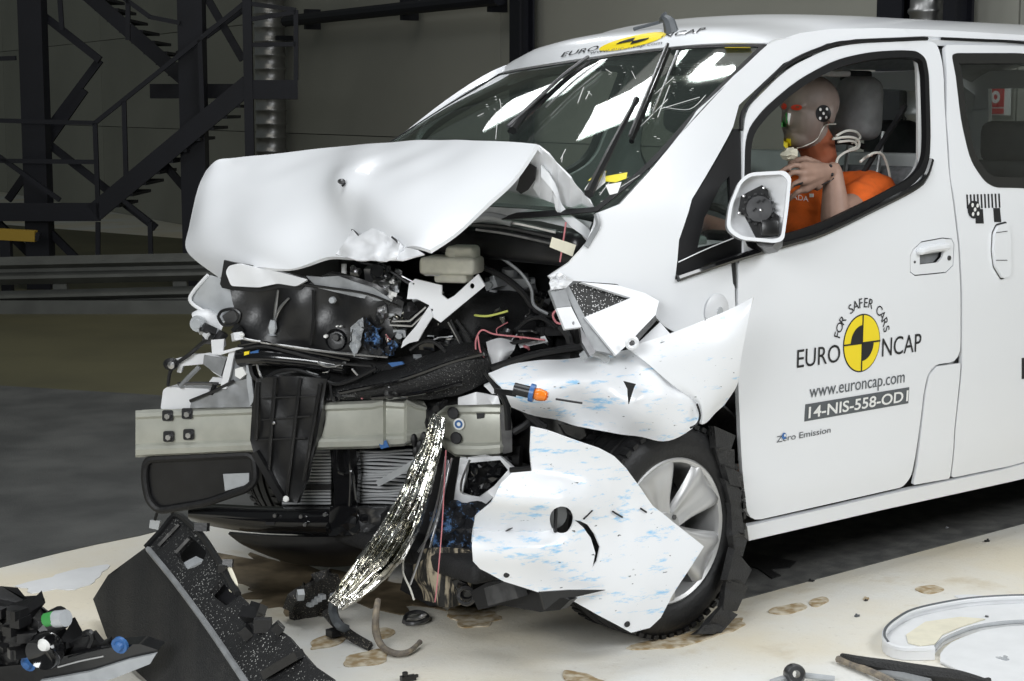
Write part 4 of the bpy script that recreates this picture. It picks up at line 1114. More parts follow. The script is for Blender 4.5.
# ---- shiny ruined metal in the middle of the bay
mid = [((378, 275), .035, 'dark_metal'), ((384, 285), .03, 'silver'), ((368, 300), .02, 'chrome'), ((386, 298), .022, 'silver'), ((396, 310), .03, 'dark_metal'), ((402, 322), .02, 'black_gloss'), ((378, 312), .02, 'silver'), ((395, 300), .018, 'silver'), ((410, 312), .022, 'dark_metal'), ((392, 340), .022, 'chrome'), ((416, 318), .02, 'silver'), ((400, 332), .018, 'lens_grey'), ((356, 272), .014, 'silver'), ((384, 270), .022, 'black_rubber')]
for (p, r_, m_) in mid:
    c = fp(*p, .03+random.uniform(-.02, .03))
    rm = Matrix.Rotation(random.uniform(0, 6), 3, 'Z') @ Matrix.Rotation(random.uniform(0, 6), 3, 'X')
    mb = MB(); mb.box(c, (r_*2, r_*1.4, r_*1.1), rm); ax = rm @ Vector((0, 0, 1)); mb.cyl(c+ax*r_*.5, c+ax*r_*1.25, r_*.55, 10)
    mb.build('crushed_fitting', m_, van, 30)
MB().lathe(fp(381, 273, .02), (-NIN+Vector((0, 0, .3))), [(0, .03), (.018, .03), (.022, .02), (.028, .018), (.028, -.02), (0, -.02)], 16).build('expansion_cap', 'black_gloss', van)
fsheet('torn_metal', [(395, 268), (402, 272), (400, 290), (392, 290)], .05, 'silver', thick=.004, wob=.02, k=.5, step=4)
fsheet('torn_metal', [(378, 308), (386, 305), (388, 316), (380, 326), (374, 322)], -.01, 'silver', thick=.004, wob=.015, k=.6, step=4)
fsheet('torn_metal', [(351, 328), (362, 318), (363, 330), (360, 345), (354, 357), (350, 345)], -.02, 'lens_grey', thick=.004, wob=.015, k=.5, step=4)
fsheet('torn_metal', [(389, 318), (396, 314), (404, 318), (402, 328), (393, 332)], .0, 'chrome', thick=.004, wob=.02, k=.6, step=4)
fsheet('black_bracket', [(404, 320), (424, 307), (428, 312), (410, 328), (396, 330)], -.01, 'black_gloss', thick=.006, wob=.01)
for q in (((392, 321), (410, 321), (426, 307)), ((390, 325), (412, 326), (428, 311))):
    MB().tube([fp(*p, -.02) for p in q], .0035, 6, spline=False).build('bent_rod', 'silver', van)
fsheet('blue_foam_scrap', [(364, 326), (370, 322), (378, 330), (381, 342), (378, 350), (370, 346), (365, 338)], -.025, 'blue_dusted', thick=.02, wob=.015, k=.8, step=3, smooth=20)
fsheet('blue_foam_scrap', [(384, 348), (392, 344), (396, 350), (390, 356), (384, 354)], -.02, 'blue_dusted', thick=.015, wob=.015, k=.8, step=3, smooth=20)
fsheet('blue_foam_scrap', [(388, 363), (402, 361.5), (404, 364), (392, 367)], -.02, 'blue_plastic', thick=.008)
MB().tube([fp(344, 264, .08), fp(344, 275, .08)], .008, 8).build('bonnet_stay', 'label_white', van)
for (p, r_) in (((354, 274), .012), ((353, 268), .009)):
    MB().ball(fp(*p, .06), r_, 8, 6).build('shiny_plug', 'chrome', van)
for k in range(26):
    c0, r0 = random.choice([((380, 325), 26), ((395, 290), 22), ((470, 320), 34), ((520, 320), 34), ((440, 345), 24), ((530, 345), 24), ((350, 375), 30)])
    p = (c0[0]+random.uniform(-r0, r0), c0[1]+random.uniform(-.6*r0, .6*r0))
    c = fp(*p, random.uniform(.0, .06) if c0[0] < 420 else random.uniform(.06, .16)); s = random.uniform(.006, .018)
    rm = Matrix.Rotation(random.uniform(0, 6), 3, 'Z') @ Matrix.Rotation(random.uniform(0, 6), 3, 'X')
    mb = MB(); mb.box(c, (s*2.4, s, s*.7), rm); mb.cyl(c, c+(rm @ Vector((0, 0, 1)))*s*1.3, s*.45, 8)
    mb.build('engine_fitting', random.choice(['silver', 'lens_grey', 'black_gloss', 'chrome', 'dark_metal', 'label_white']), van, 30)
# engine top and wiring (deeper in the bay)
for (p, r_, m_, d_) in (((510, 283), .05, 'grey_primer', .26), ((496, 284), .028, 'lens_grey', .2), ((492, 297), .026, 'lens_grey', .18), ((524, 290), .03, 'dark_metal', .26), ((540, 300), .03, 'black_gloss', .24), ((480, 310), .03, 'black_plastic', .2), ((505, 305), .04, 'black_plastic', .26), ((530, 325), .04, 'black_plastic', .22), ((470, 330), .03, 'black_plastic', .14), ((445, 335), .03, 'black_gloss', .1), ((550, 330), .03, 'dark_metal', .2), ((505, 338), .03, 'dark_metal', .14), ((430, 345), .025, 'black_gloss', .06)):
    c = fp(*p, d_)
    rm = Matrix.Rotation(random.uniform(0, 6), 3, 'Z') @ Matrix.Rotation(random.uniform(-.5, .5), 3, 'X')
    mb = MB(); mb.box(c, (r_*2.2, r_*1.5, r_*.9), rm); ax = rm @ Vector((0, 0, 1)); mb.cyl(c, c+ax*r_*.9, r_*.5, 12); mb.cyl(c-rm @ Vector((r_*1.5, 0, 0)), c+rm @ Vector((r_*1.5, 0, 0)), r_*.35, 8)
    mb.build('engine_fitting', m_, van, 30)
W_ = [(((441, 255), (470, 262), (500, 275), (522, 292), (536, 310), (556, 316)), 'wire_black', .010, .12), (((502, 258), (520, 272), (531, 288), (534, 305), (548, 314)), 'grey_primer', .005, .10),
      (((473, 315), (488, 316), (508, 311)), 'wire_yellow', .0035, .06), (((476, 352), (476, 340), (482, 330), (494, 334), (520, 337), (545, 340)), 'wire_pink', .0026, -.02), (((478, 336), (480, 350), (484, 358)), 'wire_pink', .0026, -.03),
      (((516, 330), (528, 320), (542, 318), (556, 328)), 'wire_black', .007, .08), (((450, 320), (460, 340), (466, 352)), 'wire_black', .005, .02), (((456, 320), (468, 336), (474, 350)), 'wire_black', .005, .02), (((448, 322), (456, 336), (461, 346)), 'silver', .0025, .02),
      (((560, 308), (553, 314), (556, 322), (562, 324)), 'wire_pink', .0035, .0), (((566, 222), (564, 236), (560, 262)), 'wire_pink', .0026, -.12), (((420, 288), (410, 284), (388, 270), (360, 262)), 'wire_black', .005, .03), (((444, 293), (420, 285), (402, 276)), 'silver', .003, .02),
      (((410, 350), (422, 342), (434, 342), (446, 352)), 'wire_black', .006, -.02), (((500, 352), (510, 344), (540, 338)), 'wire_black', .006, .0), (((560, 326), (568, 336), (572, 346), (588, 352)), 'wire_black', .012, -.03), (((492, 368), (530, 356), (560, 350), (590, 346)), 'wire_black', .012, -.05),
      (((486, 372), (497, 388), (506, 404), (508, 430)), 'wire_black', .010, -.07), (((505, 376), (510, 382), (514, 388)), 'wire_black', .010, -.20), (((503, 395), (520, 406), (530, 420), (514, 432)), 'wire_black', .011, -.05), (((522, 404), (530, 416), (546, 428)), 'black_rubber', .012, -.08), (((510, 470), (530, 468), (556, 462), (559, 457)), 'wire_black', .008, -.12)]
for q, m_, r_, d_ in W_:
    MB().tube([fp(*p, d_) for p in q], r_, 7).build('wiring', m_, van)
for k in range(34):
    c0, r0 = random.choice([((380, 330), 30), ((470, 325), 40), ((520, 325), 36), ((440, 350), 30), ((320, 365), 50), ((280, 350), 40), ((530, 350), 26)])
    a = (c0[0]+random.uniform(-r0, r0), c0[1]+random.uniform(-.5*r0, .5*r0)); ang = random.uniform(0, 6.28); L = random.uniform(8, 26)
    pts = [a]
    for j in range(3):
        ang += random.uniform(-.9, .9); pts.append((pts[-1][0]+math.cos(ang)*L/3, pts[-1][1]+math.sin(ang)*L/3*.7))
    d0 = random.uniform(-.03, .03) if c0[0] < 420 else random.uniform(.02, .12)
    MB().tube([fp(*q, d0+random.uniform(-.012, .012)) for q in pts], random.uniform(.0015, .0045), 5, sub=4).build('wiring', random.choice(['wire_black', 'black_gloss', 'wire_white', 'silver', 'wire_black', 'black_gloss', 'wire_pink', 'lens_grey']), van)
fsheet('paper_tag', [(552, 237), (576, 245), (572.5, 256.5), (549.5, 247)], -.16, 'paper_cream', thick=.002)
# white plastic tray and crumpled pieces around the lamp socket
grid('washer_bottle', [[fp(486, 342, .02), fp(500, 338, .0), fp(516, 342, .02)], [fp(488, 352, -.01), fp(500, 352, -.05), fp(514, 350, -.02)], [fp(490, 364, .0), fp(498, 368, -.04), fp(504, 364, -.01)], [fp(496, 372, .0), fp(500, 374, -.02), fp(505, 372, .0)]], 'inner_white', van, sub=5, thick=.008)
fsheet('white_shard', [(458, 398), (476, 392), (498, 396), (500, 404), (470, 405), (458, 405)], -.02, 'white_plastic', thick=.006, wob=.008)
fsheet('white_shard', [(484, 386), (504, 376), (520, 378), (506, 392), (492, 394)], -.03, 'scuffed_white', thick=.006, wob=.01)
fsheet('white_shard', [(516, 341), (545, 336), (548, 342), (520, 348)], .04, 'inner_white', thick=.006, wob=.01)
# orange indicator bulb in its blue socket
a, b = H(514, 388.5, -.84), H(543, 395.5, -.90)
d = (b-a)
bl = MB(); bl.cyl(a, a.lerp(b, .55), .016, 12); o = bl.build('indicator_bulb', 'black_plastic', van)
MB().cyl(a.lerp(b, .55), a.lerp(b, .70), .024, 16).build('bulb_collar', 'blue_plastic', o)
MB().tube([a.lerp(b, .70), a.lerp(b, .85), b.lerp(a, -.1), b.lerp(a, -.16)], .016, 12, rr=[.014, .017, .013, .004]).build('bulb_glass', 'orange_glass', o)
fsheet('connector_block', [(499, 389), (517, 391), (516, 397), (499, 394)], lambda a, b: H(a, b, -.82), 'black_plastic', thick=.02)
# ---- chrome lamp trim torn down to the floor
cl = [(439, 416, -.06), (433, 445, -.09), (424, 470, -.12), (413, 500, -.15), (399, 530, -.20), (379, 560, -.26), (354, 588, -.30), (336, 606, -.32)]
wdt = [7, 9, 12, 14, 17, 17, 13, 7]
rows_ = []
for s, o_ in ((-1, .0), (-.85, .02), (-.7, .004), (-.5, .03), (-.3, .006), (-.1, .04), (.1, .012), (.3, .036), (.5, .004), (.7, .026), (.85, .0), (1, -.015)):
    rows_.append([fp(px+s*w_*.95, py+s*w_*.55, d_-o_) for (px, py, d_), w_ in zip(cl, wdt)])
grid('chrome_lamp_trim', rows_, 'chrome', van, sub=4, thick=.008, smooth=30, disp=lambda p: .006*noise.noise(p*28)+.003*noise.noise(p*80))
fsheet('black_trim_hook', [(426, 412), (438, 402), (448, 400), (446, 406), (436, 414), (432, 430), (426, 428)], -.08, 'black_plastic', thick=.01, wob=.01, k=.5, step=5)
for p in ((414, 440), (420, 446), (416, 452), (424, 438)):
    MB().ball(fp(*p, -.08), .012, 6, 5, (1, 1, 1.6)).build('broken_clip', 'black_plastic', van)
for q in (((446, 456), (438, 500), (424, 545), (410, 585)), ((452, 458), (440, 510), (430, 548)), ((448, 460), (436, 520), (418, 552)), ((470, 460), (462, 480), (461, 492))):
    MB().tube([fp(*p, -.10-.04*i_) for i_, p in enumerate(q)], .0035, 5).build('chrome_thread', 'silver', van)
MB().tube([fp(446, 450, -.10), fp(443, 510, -.16), fp(441, 540, -.2), fp(437, 585, -.26), fp(435, 602, -.3)], .0018, 5).build('wiring', 'wire_pink', van)
MB().tube([fp(404, 556, -.15), fp(403, 572, -.16), fp(410, 588, -.18), fp(414, 600, -.2)], .003, 5).build('wiring', 'wire_white', van)
grid('loose_trim_strip', [[fp(376, 481, .08), fp(400, 468, .02), fp(424, 452, -.04)], [fp(378, 487, .08), fp(402, 474, .02), fp(428, 458, -.04)]], 'lens_grey', van, sub=4, thick=.004)
# ---- crushed inner corner below the beam (black panel, white frame, blue dust)
fsheet('corner_frame', [(460, 458), (500, 456), (515, 470), (500, 490), (486, 504), (468, 506), (454, 502), (457, 480)], -.05, 'inner_white', holes=[[(468, 463), (500, 460), (508, 470), (494, 486), (480, 497), (462, 494)]], thick=.012, wob=.008)
fsheet('corner_panel', [(462, 458), (512, 456), (512, 472), (494, 496), (478, 500), (460, 496)], -.03, 'black_gloss', thick=.01, wob=.02, k=.3, step=5)
fsheet('corner_backing', [(425, 452), (520, 446), (515, 520), (500, 570), (480, 602), (430, 606), (400, 590), (412, 540)], .06, 'black_rough', thick=.04)
fsheet('dusted_panel', [(430, 512), (452, 502), (486, 504), (500, 506), (494, 520), (478, 532), (478, 556), (462, 552), (436, 550), (428, 532)], -.08, 'blue_dusted', thick=.01, wob=.02, k=.3, step=5)
grid('hanging_liner', [[fp(412, 552, -.10), fp(430, 548, -.14), fp(452, 548, -.14), fp(474, 552, -.12)], [fp(414, 575, -.10), fp(432, 572, -.16), (fp(454, 572, -.14)), fp(472, 574, -.10)], [fp(424, 600, -.10), fp(440, 606, -.15), fp(458, 606, -.13), fp(470, 602, -.08)]], 'sand_streaked', van, sub=5, thick=.01, smooth=50, disp=lambda p: .012*noise.noise(p*18))
fsheet('liner_fold', [(446, 566), (456, 560), (466, 584), (476, 594), (474, 604), (462, 600), (454, 586)], -.19, 'black_gloss', thick=.01, wob=.01, k=.3)
MB().lathe(fp(466, 596, -.2), -NIN, [(.018, 0), (.024, .008), (.03, 0)], 16).build('hose_ring', 'dark_metal', van)
for k in range(7):
    c = fp(430+k*9, 575+random.uniform(-16, 16), -.05)
    MB().box(c, (.05, .04, .05), Matrix.Rotation(random.uniform(0, 3), 3, 'X')).build('broken_bracket', 'black_plastic', van, None)
ll = plane3(P(476, 590, y=-.62), P(560, 600, y=-.9), P(520, 610, y=-.85))
sheet('bumper_foot_strip', [(470, 592), (486, 583), (512, 579), (519, 590), (540, 590), (570, 600), (560, 610), (540, 612), (500, 605), (478, 610)], lambda a, b: P(a, b, y=-.62-.0035*(a-470)), 'black_plastic', van, step=8, thick=.03)
sheet('bumper_foot_block', [(484, 588), (512, 580), (518, 598), (488, 606)], lambda a, b: P(a, b, y=-.68-.0035*(a-470)), 'dark_metal', van, step=8, thick=.04)
sheet('bumper_flap', [(540, 592), (570, 590), (606, 590), (576, 597), (560, 598), (545, 610)], lambda a, b: P(a, b, y=-1.0), 'black_plastic', van, step=8, thick=.006)
# ---- crumpled left wing (two sheets) with scuffs
F2 = [
 [(488, 372, -.60), (498, 384, -.66), (506, 397, -.68), (512, 406, -.66)],
 [(525, 363, -.66), (535, 382, -.75), (545, 402, -.78), (550, 420, -.74)],
 [(566, 360, -.72), (578, 380, -.82), (585, 405, -.80), (592, 429, -.82)],
 [(600, 356, -.78), (618, 374, -.86), (630, 405, -.92), (636, 437, -.88)],
 [(628, 349, -.84), (648, 372, -.92), (662, 400, -.97), (668, 439, -.93)],
 [(638, 355, -.88), (672, 383, -.95), (697, 403, -.98), (697, 424, -.98)],
]
grid('crumpled_wing', [[H(*p) for p in c] for c in F2], 'scuffed_white', van, sub=6, thick=.008, disp=lambda p: .012*noise.noise(p*11))
F1 = [
 [(626, 347, -.86), (646, 362, -.92), (670, 383, -.96), (697, 404, -.98), (699, 422, -.97)],
 [(660, 337, -.93), (676, 357, -.97), (690, 384, -.99), (701, 404, -1.0), (702, 424, -.99)],
 [(700, 322, -.98), (708, 350, -1.01), (712, 384, -1.01), (712, 404, -1.0), (708, 421, -.98)],
 [(728, 310, -1.0), (728, 340, -1.03), (727, 372, -1.02), (724, 395, -1.0), (716, 413, -.97)],
 [(753, 297, -1.06), (747, 328, -1.05), (741, 362, -1.03), (737, 384, -1.0), (724, 405, -.96)],
]
grid('torn_wing', [[H(*p) for p in c] for c in F1], 'lightly_scuffed_white', van, sub=6, thick=.008, disp=lambda p: .004*noise.noise(p*9))
MB().tube([H(697, 404, -1.0), H(700, 415, -1.0), H(697, 424, -1.0), H(690, 428, -.99)], .003, 5).build('tear_edge', 'ink', van)
wpl = plane3(P(617, 382, y=-.93), P(640, 400, y=-1.0), P(632, 420, y=-.98))
sheet('wing_slot', [(624, 381), (636, 384), (634, 388), (629, 404), (628, 389)], lambda a, b: H(a, b, -.965), 'ink', van, step=6, thick=.003)
MB().tube([H(556, 399, -.85), H(582, 403, -.87)], .003, 5).build('tear_edge', 'ink', van)
sheet('wing_lower_gap', [(560, 424), (584, 428), (586, 436), (580, 440), (566, 434)], lambda a, b: H(a, b, -.80), 'black_plastic', van, step=6, thick=.01)
# ---- cut crash box with granular core
bx = plane3(P(553, 282, y=-.76), P(658, 301, y=-.88), P(616, 354, y=-.90))
sheet('wing_bracket_plate', [(581, 282), (617, 285), (645, 293), (659, 301), (655.5, 315), (640, 331), (628, 344), (616, 355), (585, 317), (631, 297.7)], lambda a, b: bx(a, b), 'white_paint', van, step=7, thick=.01)
sheet('granular_core', [(569, 286), (581, 281.5), (631, 297.7), (585, 317.5)], lambda a, b: bx(a, b, -.015), 'gravel_mesh', van, step=7, thick=.01)
sheet('bracket_return', [(564, 287), (569, 286), (585, 317), (616, 355), (604, 352), (592, 350), (578, 318), (571, 303)], lambda a, b: bx(a, b, -.008), 'grey_primer', van, step=7, thick=.01)
sheet('bracket_end', [(549.5, 289.5), (565, 288.5), (571.5, 306), (556.5, 307.5)], lambda a, b: bx(a, b, .004), 'grey_primer', van, step=7, thick=.012)
sheet('bracket_end_plate', [(556.5, 308), (571, 306.5), (581.5, 327), (565, 329)], lambda a, b: bx(a, b, .006), 'inner_white', van, holes=[circ(573.5, 323, 1.2, 2, 8)], step=7, thick=.01)
sheet('bracket_tear', [(549, 283), (553, 277), (560, 272), (566, 277), (573, 281), (566, 288), (552, 290)], lambda a, b: bx(a, b, .012+.008*math.sin(a*.9+b)), 'inner_white', van, step=4, thick=.006, smooth=20)
sheet('rubber_strip', [(655.5, 315), (657, 320), (637, 342), (628, 345), (640, 331)], lambda a, b: bx(a, b, -.01), 'black_plastic', van, step=7, thick=.01)
sheet('inner_wing_tab', [(638, 343), (660, 322), (672, 336), (660, 340)], lambda a, b: bx(a, b, -.04), 'inner_white', van, step=7, thick=.01)
MB().lathe(H(632, 343, -.93), (-.5, -.8, 0), [(.008, 0), (.014, .004), (.02, 0)], 16).build('bracket_eye', 'white_paint', van)
sheet('bracket_foot', [(580, 326), (592, 346), (596, 352), (590, 356), (582, 342)], lambda a, b: bx(a, b, .0), 'dark_metal', van, step=7, thick=.012)
MB().tube([H(582, 357, -.8), H(590, 352, -.82), H(602, 355, -.84), H(606, 360, -.84)], .012, 8).build('bent_tube', 'lens_grey', van)
c = S(717, 311); MB().lathe(c, (0, -1, 0), [(0, .012), (.016, .011), (.03, .006), (.045, .004), (.05, 0), (0, 0)], 24).build('hinge_cover', 'inner_white', van)
MB().lathe(c+Vector((0, -.010, 0)), (0, -1, 0), [(0, .004), (.012, .003), (.014, 0)], 12).build('hinge_bolt', 'lens_grey', van)
sheet('door_hinge_gap', [(731, 260), (735, 261), (735.5, 288), (733, 283)], lambda a, b: S(a, b)+Vector((0, -.002, 0)), 'ink', van, step=6, thick=.003)
# ---- torn bumper cover with fog-lamp hole
BP = plane3(P(475, 540, y=-.84), P(703, 546, y=-1.05), P(618, 462, y=-.985))
BC = [(531, 427), (548, 431), (564.6, 437), (600, 449), (615, 457), (626, 468), (640, 487), (653, 506), (676, 524), (704, 546.5), (690, 568), (672, 597), (661, 618), (650, 628), (631, 632.5), (600, 616), (564, 596), (539, 592.5), (503.5, 581), (480, 569), (473, 561), (472, 545), (475, 518), (491, 503.5), (501, 483), (512, 472.6), (532, 471), (530, 452)]
def bcf(a, b):
    off = .085*math.exp(-((b-500-(a-540)*.08)/22)**2)*(1 if a < 560 else max(0, 1-(a-560)/60)) + .035*math.exp(-((b-548)/20)**2)*max(0, min(1, (600-a)/60)) - .045*math.exp(-((b-530)/9)**2)*max(0, min(1, (575-a)/40)) + .03*math.sin((a-470)/75)
    off += .02*math.sin(b*.035)
    return BP(a, b, off)
slit = [(574, 520), (580, 521), (588, 525), (595, 534), (600, 547), (597, 561), (592, 568), (595, 553), (591, 538), (584, 528)]
bc = sheet('bumper_cover', BC, bcf, 'scuffed_white', van, holes=[circ(561.6, 519.6, 12, 13.5, 22), slit], step=6, thick=.006, disp=lambda p: .004*noise.noise(p*14))
sheet('fog_lamp_cup', circ(561.6, 519.6, 13, 14.5, 22), lambda a, b: Vector(bcf(561, 519))+(Vector(BP(a, b))-Vector(BP(561, 519)))-BP.n*.05, 'grey_primer', bc, step=7, thick=.006)
MB().bar(BP(556, 508, .03), BP(555, 532, .03), .006, .01).build('cup_rib', 'ink', bc, None)
sheet('slit_backing', [(572, 516), (604, 524), (604, 570), (590, 572), (588, 530)], lambda a, b: Vector(bcf(a, b))-BP.n*.03, 'black_plastic', bc, step=10, thick=.006)
for p in ((506.5, 574.5), (627, 624), (572, 595)):
    c = Vector(bcf(*p)); MB().lathe(c, BP.n, [(0, .004), (.008, .003), (.009, 0), (0, 0)], 10).build('clip', 'ink', bc)
for q in (((583, 519), (592, 510)), ((612, 511), (622, 517)), ((505, 531), (512, 527)), ((640, 508), (646, 512))):
    MB().tube([Vector(bcf(*p))+BP.n*.003 for p in q], .0025, 5).build('scratch', 'ink', bc)
# ---- markings on the door
def put(name, s, L, Rr, m, par=van, bold=0.0, h=None, lift=.002, thick=.0008, fn=None):
    # text between two door pixels (left baseline, right baseline)
    v, f = text_geo(s, 1.0, bold=bold)
    a, b = S(*L), S(*Rr)
    x0 = min(q[0] for q in v); x1 = max(q[0] for q in v)
    k = (b.x-a.x)/(x1-x0); kz = k if h is None else h/max(q[1] for q in v)
    z0 = (a.z+b.z)/2
    def mp(u, w_):
        x = a.x+(u-x0)*k; z = z0+w_*kz
        return Vector((x, ysurf(x, z)-lift, z))
    vv = [mp(*q) for q in v]
    return mobj(name, vv, f, m, par, None)
dz = lambda px, y0, y1: abs(S(px, y0).z-S(px, y1).z)
put('lettering', 'EURO', (796.5, 367), (839.5, 362.5), 'ink', h=dz(800, 349, 367))
put('lettering', 'NCAP', (881.5, 356.5), (920.5, 351), 'ink', h=dz(900, 335.5, 353.5))
put('lettering', 'www.euroncap.com', (809, 396.5), (904, 383.5), 'ink_grey')
pl = SX([(805, 405), (909, 386.5), (908, 403.5), (805, 421)])
zt_, zb_ = (pl[0][1]+pl[1][1])/2, (pl[2][1]+pl[3][1])/2
sheet('test_number_plate', [(pl[0][0], zt_), (pl[1][0], zt_), (pl[1][0], zb_), (pl[0][0], zb_)], side_fn(.0015), 'ink_grey', van, step=.1, thick=.0008, away=OUT)
put('test_number', '14-NIS-558-OD1', (807.5, 417.5), (907, 401), 'label_white', bold=.018, h=(zt_-zb_)*.66, lift=.0035)
put('zero_emission_lettering', 'Zero Emission', (776, 442), (830, 433), 'ink_grey', h=dz(800, 431, 437))
cz = S(783.5, 436)
MB().lathe(cz+Vector((0, -.002, 0)), (0, -1, 0), [(0, .001), (.010, .001), (.010, 0)], 16).build('globe_mark', 'blue_ink', van)
MB().lathe(cz+Vector((.002, -.0035, .002)), (0, -1, 0), [(0, .001), (.004, .001), (.004, 0)], 12).build('globe_highlight', 'label_white', van)
LC = S(861.5, 343); RL = dz(861, 314, 372)/2
def disc(name, pts, m, lift): return sheet(name, pts, side_fn(lift), m, van, step=.05, thick=.0007, away=OUT)
def arc(r, a0, a1, n=14): return [(LC.x+r*math.cos(R(a0+(a1-a0)*i/n)), LC.z+r*math.sin(R(a0+(a1-a0)*i/n))) for i in range(n+1)]
disc('logo_ring', arc(RL, 0, 360, 48)[:-1], 'ink', .0012)
disc('logo_disc', arc(RL*.955, 0, 360, 48)[:-1], 'yellow', .0024)
disc('logo_quarter', [(LC.x, LC.z)]+arc(RL*.62, 90, 180), 'ink', .0036)
disc('logo_quarter', [(LC.x, LC.z)]+arc(RL*.62, 270, 360), 'ink', .0036)
w_ = RL*.028
disc('logo_bar', [(LC.x-RL*.98, LC.z-w_), (LC.x+RL*.98, LC.z-w_), (LC.x+RL*.98, LC.z+w_), (LC.x-RL*.98, LC.z+w_)], 'ink', .0037)
disc('logo_bar', [(LC.x-w_, LC.z-RL*.98), (LC.x+w_, LC.z-RL*.98), (LC.x+w_, LC.z+RL*.98), (LC.x-w_, LC.z+RL*.98)], 'ink', .0037)
def arc_text(s, cx, cz_, rad, size, a0, a1, mp, m, name='letter'):
    n = len(s)
    for i, ch in enumerate(s):
        if ch == ' ': continue
        V = []
        a = R(a0+(a1-a0)*i/(n-1))
        v, f = text_geo(ch, size, align='CENTER')
        for (u, w__) in v:
            rr = rad+w__
            V.append(mp(cx+rr*math.cos(a)+u*math.sin(a), cz_+rr*math.sin(a)-u*math.cos(a)))
        mobj(name, V, f, m, van, None)
arc_text('FOR SAFER CARS', LC.x, LC.z, RL*1.22, RL*.47, 164, 16, lambda x, z: Vector((x, ysurf(x, z)-.002, z)), 'ink')
# bar-code target on the sliding door
for k in range(10):
    a, b = 966+k*3.55, 194.5-k*.1
    sheet('target_bar', SX([(a, b), (a+1.5, b), (a+2.2, b+14), (a+.7, b+14)]), side_fn(.0015), 'ink', van, step=.1, thick=.0008, away=OUT)
sheet('target_block', SX([(975, 209), (982.5, 209), (983.5, 223.5), (975.5, 223.5)]), side_fn(.0016), 'ink', van, step=.1, thick=.0008, away=OUT)
sheet('target_block', SX([(993, 208), (999.5, 208), (1001, 222), (994, 222)]), side_fn(.0016), 'ink', van, step=.1, thick=.0008, away=OUT)
tp = [S(973.5+6.2*math.cos(k*.4), 209.5+9*math.sin(k*.4)) for k in range(16)]
sheet('target_disc', [(q.x, q.z) for q in tp], side_fn(.0026), 'ink', van, step=.1, thick=.0008, away=OUT)
for (a, b) in ((971.5, 205), (976.5, 205.5), (974, 209.5), (972, 214), (977, 213.5)):
    c = S(a, b)+Vector((0, -.004, 0)); MB().lathe(c, (0, -1, 0), [(0, .0006), (.007, .0006), (.007, 0)], 10).build('target_dot', 'label_white', van)
# dark hook-shaped sticker cut off at the right edge
sheet('side_sticker', SX([(1021.5, 358), (1030, 357), (1030, 378), (1021.5, 379)]), side_fn(.0015), 'ink', van, step=.1, thick=.0008, away=OUT)
# ---- roof logo and lettering
def roof_drop(x, y, lift=.002):
    loc, n, i, d = roofb.ray_cast(Vector((x, y, 3)), Vector((0, 0, -1)))
    return Vector((x, y, (loc.z if loc else 1.75)+lift))
def rmap(cx, cy, ax, bx):          # affine frame on the roof, in photograph pixels
    return lambda u, v: hit(roofb, cx+u*ax[0]+v*bx[0], cy+u*ax[1]+v*bx[1], .003) or P(cx, cy, y=-.1)
RM = rmap(633, 42.2, (33, -6.6), (5, -6.6))
def rsheet(name, pts, m, lift):
    return sheet(name, pts, lambda u, v: RM(u, v)+Vector((-.3, -.4, .8))*lift, m, van, step=.25, thick=.0008, away=(0, 0, -1))
cc = lambda r, a0, a1, n=30: [(r*math.cos(R(a0+(a1-a0)*i/n)), r*math.sin(R(a0+(a1-a0)*i/n))) for i in range(n+1)]
rsheet('roof_logo_disc', cc(1, 0, 360)[:-1], 'yellow', .0)
rsheet('roof_logo_quarter', [(0, 0)]+cc(.5, 90, 180), 'ink', .003)
rsheet('roof_logo_quarter', [(0, 0)]+cc(.5, 270, 360), 'ink', .003)
def rtext(s, L, Rr, up, m):
    v, f = text_geo(s); x0 = min(q[0] for q in v); x1 = max(q[0] for q in v); k = 1/(x1-x0); hm = max(q[1] for q in v)
    mobj('roof_lettering', [hit(roofb, L[0]+(Rr[0]-L[0])*(q[0]-x0)*k+up[0]*q[1]/hm, L[1]+(Rr[1]-L[1])*(q[0]-x0)*k+up[1]*q[1]/hm, .003) or P(*L, y=-.1) for q in v], f, m, van, None)
rtext('EURO', (561, 57.5), (597, 50.5), (4, -5), 'ink')
rtext('NCAP', (661, 38.5), (703, 32.5), (4, -4.5), 'ink')
rtext('www.euroncap.com', (590, 54.5), (662, 44.5), (1, -2.2), 'ink_grey')
# ---- roof antenna bracket
q = hit(roofb, 672, 31.5, 0)
an = MB(); an.tube([q+Vector((0, 0, -.01)), q+Vector((-.005, .01, .03)), q+Vector((-.01, .03, .045))], .018, 8, rr=[.024, .02, .010]); o = an.build('antenna_base', 'ink_grey', van)
MB().tube([q+Vector((-.01, .02, .035)), P(660, 22, y=q.y+.1), P(634, 29, y=q.y+.2)], .006, 8).build('antenna_rod', 'ink_grey', o)
# ---- screen stickers, wipers, cracks
def wsheet(name, pts, m, lift=.006, th=.001, par=van):
    return sheet(name, pts, lambda a, b: hit(wsb, a, b, lift) or P(a, b, y=-.3), m, par, step=8, thick=th)
wsheet('screen_sticker', [(729, 44.5), (757.5, 43.5), (751, 50), (725.5, 50.2)], 'yellow', .009)
def wiper(blade, arm):
    b = [hit(wsb, *p, .022) for p in blade]
    o = MB().tube(b, .008, 6).build('wiper_blade', 'black_gloss', van)
    MB().tube([p+Vector((-.01, -.004, .016)) for p in b[:]], .006, 6).build('wiper_frame', 'dark_metal', o)
    MB().tube([p+Vector((.008, -.03, -.004)) for p in b[1:]], .0035, 5).build('rubber_lip', 'silver', o)
    MB().tube([hit(wsb, *p, .03) or P(*p, y=-.7) for p in arm], .010, 6, rr=[.014, .010, .006][:len(arm)]).build('wiper_arm', 'black_plastic', o)
